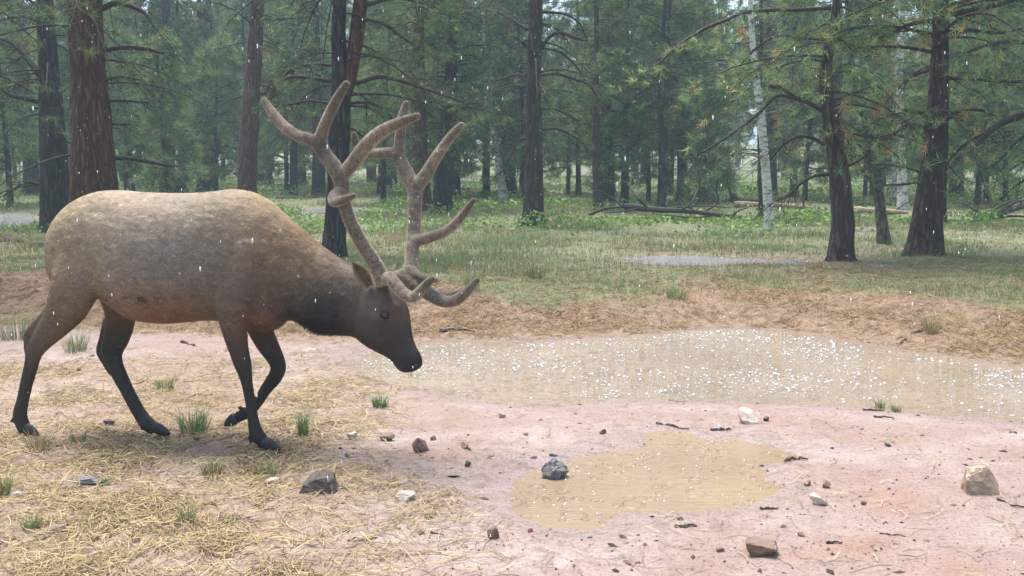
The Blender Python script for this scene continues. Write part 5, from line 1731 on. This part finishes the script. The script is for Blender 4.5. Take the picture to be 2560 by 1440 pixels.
# leafy green ground cover under the trees
x, y = scatter(150000, 17, 70, rg)
cl = fbm(x * .35, y * .35, 171, 3)
keep = rg.random(len(x)) < np.clip((cl + .06) * 5, 0, 1) * sstep(16, 24, y)
for poly, lev in FARW:
    keep &= poly_sd(x, y, poly) < -.2
x, y = x[keep], y[keep]; n = len(x)
c0 = np.stack([x, y, H(x, y) + rg.uniform(.03, .38, n) * np.clip(.5 + cl[keep] * 3, .3, 1) * low_by_logs(x, y)], 1)
a_ = nrm(rg.normal(0, 1, (n, 3)) * [1, 1, .5]); sz = rg.uniform(.02, .05, (n, 1)) * (1 + .012 * y[:, None])
b_ = nrm(np.cross(a_, rg.normal(0, 1, (n, 3))))
V_ = np.stack([c0 - a_ * sz, c0 - b_ * sz * .6, c0 + a_ * sz, c0 + b_ * sz * .6], 1).reshape(-1, 3)
lc = np.array([(.17, .29, .06), (.22, .33, .08), (.13, .25, .07)])[rg.integers(0, 3, n)] * rg.uniform(.7, 1.3, (n, 1))
tag(obj('ground_cover', mesh_from('ground_cover', V_, np.arange(n * 4).reshape(-1, 4), None, np.repeat(lc, 4, 0), False), M['grass']), 'bright green leafy ground cover under the pines', 'plants', kind='stuff')


# dry straw and needle litter lying on bank, meadow rim and left foreground
def straw(x, y, L, w, col, rng, lift=.006):
    n = len(x)
    az = rng.uniform(0, 6.283, n); L = L * rng.uniform(.5, 1.3, n)
    m = 4
    t = np.linspace(-.5, .5, m)
    cv = rng.normal(0, .35, n)
    X = x[:, None] + np.cos(az)[:, None] * L[:, None] * t - np.sin(az)[:, None] * cv[:, None] * L[:, None] * (t ** 2)
    Y = y[:, None] + np.sin(az)[:, None] * L[:, None] * t + np.cos(az)[:, None] * cv[:, None] * L[:, None] * (t ** 2)
    Z = H(X, Y) + lift + np.abs(rng.normal(0, .010, (n, m)))
    C = np.stack([X, Y, Z], -1)
    sd = np.stack([-np.sin(az), np.cos(az), rng.normal(0, .5, n)], 1) * (w * .5)[:, None]
    V = np.stack([C - sd[:, None], C + sd[:, None]], 2).reshape(n, m * 2, 3)
    q = np.array([[0, 1, 3, 2], [2, 3, 5, 4], [4, 5, 7, 6]])
    Q = (np.arange(n)[:, None, None] * (m * 2) + q[None]).reshape(-1, 4)
    return V.reshape(-1, 3), Q, np.repeat(col, m * 2, 0)


x, y = scatter(190000, 3.6, 17, rg, .62, .8)
w_, g_, l_, r_ = masks(x, y)
keep = rg.random(len(x)) < np.clip(l_ * (.22 + .78 * sstep(-.12, .2, fbm(x * 2.2, y * 2.2, 181, 3))) + .012, 0, 1)
keep &= (poly_sd(x, y, POND) < -.05) & (poly_sd(x, y, PUDDLE) < -.05)
x, y = x[keep], y[keep]; n = len(x)
sc_ = STR[rg.integers(0, 4, n)] * rg.uniform(.6, 1.25, (n, 1))
onb = np.interp(x, _toe[:, 0], _toe[:, 1]) < y
sc_ = np.where(onb[:, None], sc_ * np.array([.74, .64, .58]), sc_)
V_, Q_, C_ = straw(x, y, .09 + .06 * rg.random(n), np.maximum(.0036, .0005 * y), sc_, rg)
tag(obj('straw_litter', mesh_from('straw_litter', V_, Q_, None, C_, False), M['straw']), 'dry straw and needle litter scattered on the bank and mud', 'litter', kind='stuff')

# pebbles, crumbs of bark and droppings in the mud
x, y = scatter(3600, 3.5, 10, rg, .62, .6)
keep = (poly_sd(x, y, POND) < .1) & (poly_sd(x, y, PUDDLE) < .02)
x, y = x[keep], y[keep]; n = len(x)
base = nrm(np.array([(1, 0, 0), (-1, 0, 0), (0, 1, 0), (0, -1, 0), (0, 0, 1), (0, 0, -1)], float))
oct_t = np.array([(0, 2, 4), (2, 1, 4), (1, 3, 4), (3, 0, 4), (2, 0, 5), (1, 2, 5), (3, 1, 5), (0, 3, 5)])
rad = np.clip(rg.exponential(.0030, n) + .0018, .002, .016)
az = rg.uniform(0, 6.28, n)
stretch = np.stack([rg.uniform(.8, 2.4, n), rg.uniform(.7, 1.1, n), rg.uniform(.4, .9, n)], 1)
loc = base[None] * rg.uniform(.7, 1.3, (n, 6, 1)) * stretch[:, None] * rad[:, None, None]
ca_, sa_ = np.cos(az)[:, None], np.sin(az)[:, None]
loc = np.stack([loc[..., 0] * ca_ - loc[..., 1] * sa_, loc[..., 0] * sa_ + loc[..., 1] * ca_, loc[..., 2]], -1)
V_ = (loc + np.stack([x, y, H(x, y) + rad * .25], 1)[:, None]).reshape(-1, 3)
T_ = (np.arange(n)[:, None, None] * 6 + oct_t[None]).reshape(-1, 3)
pc = np.array([(.10, .065, .045), (.22, .14, .10), (.05, .04, .035), (.33, .25, .2)])[rg.choice(4, n, p=[.35, .3, .25, .1])] * rg.uniform(.7, 1.2, (n, 1))
tag(obj('pebbles', mesh_from('pebbles', V_, None, T_, np.repeat(pc, 6, 0), False), M['straw']), 'pebbles and bark crumbs strewn over the wet mud', 'pebbles', kind='stuff')


def tuft(px, py, wpx, hpx, n, label, dry=.2, seed=0, yellow=0.0, lean=.5):
    rng = np.random.default_rng(seed + 900)
    g = ground_hit(px, py); s = mpp(g)
    r = wpx * .5 * s * .55
    a = rng.uniform(0, 6.28, n); q = np.sqrt(rng.random(n)) * r
    X, Y = g[0] + np.cos(a) * q, g[1] + np.sin(a) * q * 1.0
    P = np.stack([X, Y, H(X, Y) - .006], 1)
    h = hpx * s * rng.uniform(.45, 1.1, n)
    gcol = np.array([(.18, .29, .10), (.14, .25, .11), (.23, .32, .14)])[rng.integers(0, 3, n)]
    gcol = gcol * (1 - yellow) + np.array([.30, .30, .09]) * yellow
    c = np.where((rng.random(n) < dry)[:, None], STR[rng.integers(0, 4, n)], gcol) * rng.uniform(.7, 1.25, (n, 1))
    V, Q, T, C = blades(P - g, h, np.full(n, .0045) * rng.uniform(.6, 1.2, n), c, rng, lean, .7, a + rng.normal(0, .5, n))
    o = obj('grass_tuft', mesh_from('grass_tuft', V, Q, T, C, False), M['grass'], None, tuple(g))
    tag(o, label, 'grass', 'grass tufts in the mud')


tuft(950, 1016, 60, 44, 130, 'fresh green grass tuft on the mud below the elk muzzle', .05, 1)
tuft(757, 1086, 46, 84, 110, 'tall narrow green grass tuft right of the raised hoof', .15, 2, 0, .25)
tuft(484, 1082, 110, 88, 190, 'wide green grass tuft in front of the planted far hind hoof', .2, 3)
tuft(412, 975, 70, 52, 80, 'thin grass tuft behind the far hind leg', .35, 4)
tuft(8, 1238, 50, 74, 120, 'yellow green grass tuft beside the pale pink stone', .2, 5, .6)
tuft(262, 1204, 44, 26, 50, 'small green grass tuft beside the flat bluish slab', .1, 6)
tuft(530, 1188, 80, 50, 90, 'ragged grass tuft in the straw in front of the raised hoof', .5, 7)
tuft(468, 1314, 60, 60, 70, 'grey green sprig of grass low in the straw', .3, 8)
tuft(664, 1182, 90, 46, 110, 'low grass tuft around the planted front hoof', .45, 9)
tuft(1072, 1300, 44, 26, 26, 'tiny twiggy sprout on the wet mud', .7, 10)
tuft(190, 880, 90, 70, 120, 'grass tuft behind the near hind leg', .3, 11)
tuft(40, 850, 120, 90, 150, 'rough grass tuft behind the elk rump', .4, 12)
tuft(2328, 826, 76, 50, 120, 'straw green grass tuft alone on the right bank', .5, 13, .3)
tuft(2200, 1024, 40, 34, 60, 'yellow green grass tuft at the right pond shore', .3, 14, .5)
tuft(2240, 1030, 36, 30, 50, 'small yellow green grass tuft next to its twin at the pond shore', .3, 15, .5)
tuft(1040, 948, 60, 26, 60, 'low green grass tuft in the water under the elk muzzle', .05, 16)
tuft(200, 1112, 60, 46, 50, 'thin pale grass tuft between the hind hooves', .7, 17)
tuft(570, 1300, 40, 30, 36, 'small green sprig in the straw right of the grey green sprig', .2, 18)
tuft(620, 930, 50, 46, 60, 'thin grass tuft seen between the front legs and belly', .3, 19)
tuft(1180, 725, 60, 60, 110, 'tall grass tuft on the crest of the red bank', .4, 20)
tuft(1335, 700, 90, 70, 160, 'bushy pale grass clump on the crest above the bank', .5, 21)
tuft(1690, 745, 90, 40, 150, 'bright green grass clump on the crest above the pond', .1, 22)
tuft(100, 1130, 90, 60, 70, 'sprawling dry grass tuft near the near hind hoof', .8, 23)
tuft(80, 1330, 70, 50, 80, 'olive grass tuft beside the tan slab', .4, 24)

# =====================================================================
# rain: drops striking the pond, drops in the air
# =====================================================================
wm, nt, b = mat_new('water_drop')
b.inputs['Base Color'].default_value = (.95, .97, 1, 1); b.inputs['Roughness'].default_value = .05
b.inputs['Transmission Weight'].default_value = .25; b.inputs['IOR'].default_value = 1.33
M['drop'] = wm
ico = bmesh.new(); bmesh.ops.create_icosphere(ico, subdivisions=1, radius=1)
ico.verts.ensure_lookup_table()
IV = np.array([v.co for v in ico.verts]); IT = np.array([[v.index for v in f.verts] for f in ico.faces]); ico.free()


def drops(P, R):
    """P (n,3), R (n,3) radii"""
    n = len(P)
    V = (IV[None] * R[:, None, :] + P[:, None]).reshape(-1, 3)
    return V, (np.arange(n)[:, None, None] * len(IV) + IT[None]).reshape(-1, 3)


rr_ = np.random.default_rng(15)
pts = []
lo, hi = POND.min(0), POND.max(0)
cand = rr_.uniform(0, 1, (16000, 2)) * (hi - lo) + lo
dens = np.clip(.35 + 1.6 * fbm(cand[:, 0] * 1.2, cand[:, 1] * 1.2, 191, 3), .05, 1)
cand = cand[(poly_sd(cand[:, 0], cand[:, 1], POND) > .12) & (np.abs(cand[:, 0]) < .62 * cand[:, 1]) & (rr_.random(len(cand)) < dens)][:2600]
n = len(cand)
r = np.clip(rr_.exponential(.0035, n) + .003, .003, .014)
P = np.stack([cand[:, 0], cand[:, 1], np.full(n, POOL_Z) + r * .3], 1)
Vs, Ts = drops(P, np.stack([r, r, r * .8], 1))
cand2 = rr_.uniform(0, 1, (900, 2)) * (PUDDLE.max(0) - PUDDLE.min(0)) + PUDDLE.min(0)
cand2 = cand2[poly_sd(cand2[:, 0], cand2[:, 1], PUDDLE) > .08][:70]
r2 = rr_.uniform(.002, .006, len(cand2))
P2 = np.stack([cand2[:, 0], cand2[:, 1], np.full(len(cand2), POOL_Z) + r2 * .3], 1)
V2, T2 = drops(P2, np.stack([r2, r2, r2 * .9], 1))
sp = mesh_from('rain_splashes', np.vstack([Vs, V2]), None, np.vstack([Ts, T2 + len(Vs)]))
tag(obj('rain_splashes', sp, wm), 'bubbles and beads of rain splashing on the pond and puddle', 'splashes', kind='stuff')
n = 2600
y = rr_.uniform(1.8, 12, n); x = rr_.uniform(-1, 1, n) * .6 * y; z = rr_.uniform(.15, 4.5, n)
r = rr_.uniform(.0010, .0019, n)
Vd, Td = drops(np.stack([x, y, z], 1), np.stack([r, r, r * 3.4], 1))
tag(obj('raindrops', mesh_from('raindrops', Vd, None, Td), wm), 'raindrops falling through the air over the clearing', 'rain', kind='stuff')

# =====================================================================
# rain haze between the trees
# =====================================================================
hz, nt, b = mat_new('rain_haze')
nt.nodes.remove(b)
pv_ = nt.nodes.new('ShaderNodeVolumePrincipled')
pv_.inputs['Color'].default_value = (.72, .93, 1.0, 1)
pv_.inputs['Density'].default_value = HAZE_DENSITY
pv_.inputs['Anisotropy'].default_value = 0.0
nt.links.new(pv_.outputs[0], nt.nodes['Material Output'].inputs['Volume'])
bm = bmesh.new()
bmesh.ops.create_cube(bm, size=1)
hx, hy0, hy1, hz0, hz1 = 480, -80, 1000, -3, 34
for v in bm.verts:
    v.co = Vector((v.co.x * 2 * hx, hy0 if v.co.y < 0 else hy1, hz0 if v.co.z < 0 else hz1))
me = bpy.data.meshes.new('haze'); bm.to_mesh(me); bm.free()
tag(obj('haze', me, hz), 'pale rain haze hanging between the trees', kind='stuff')
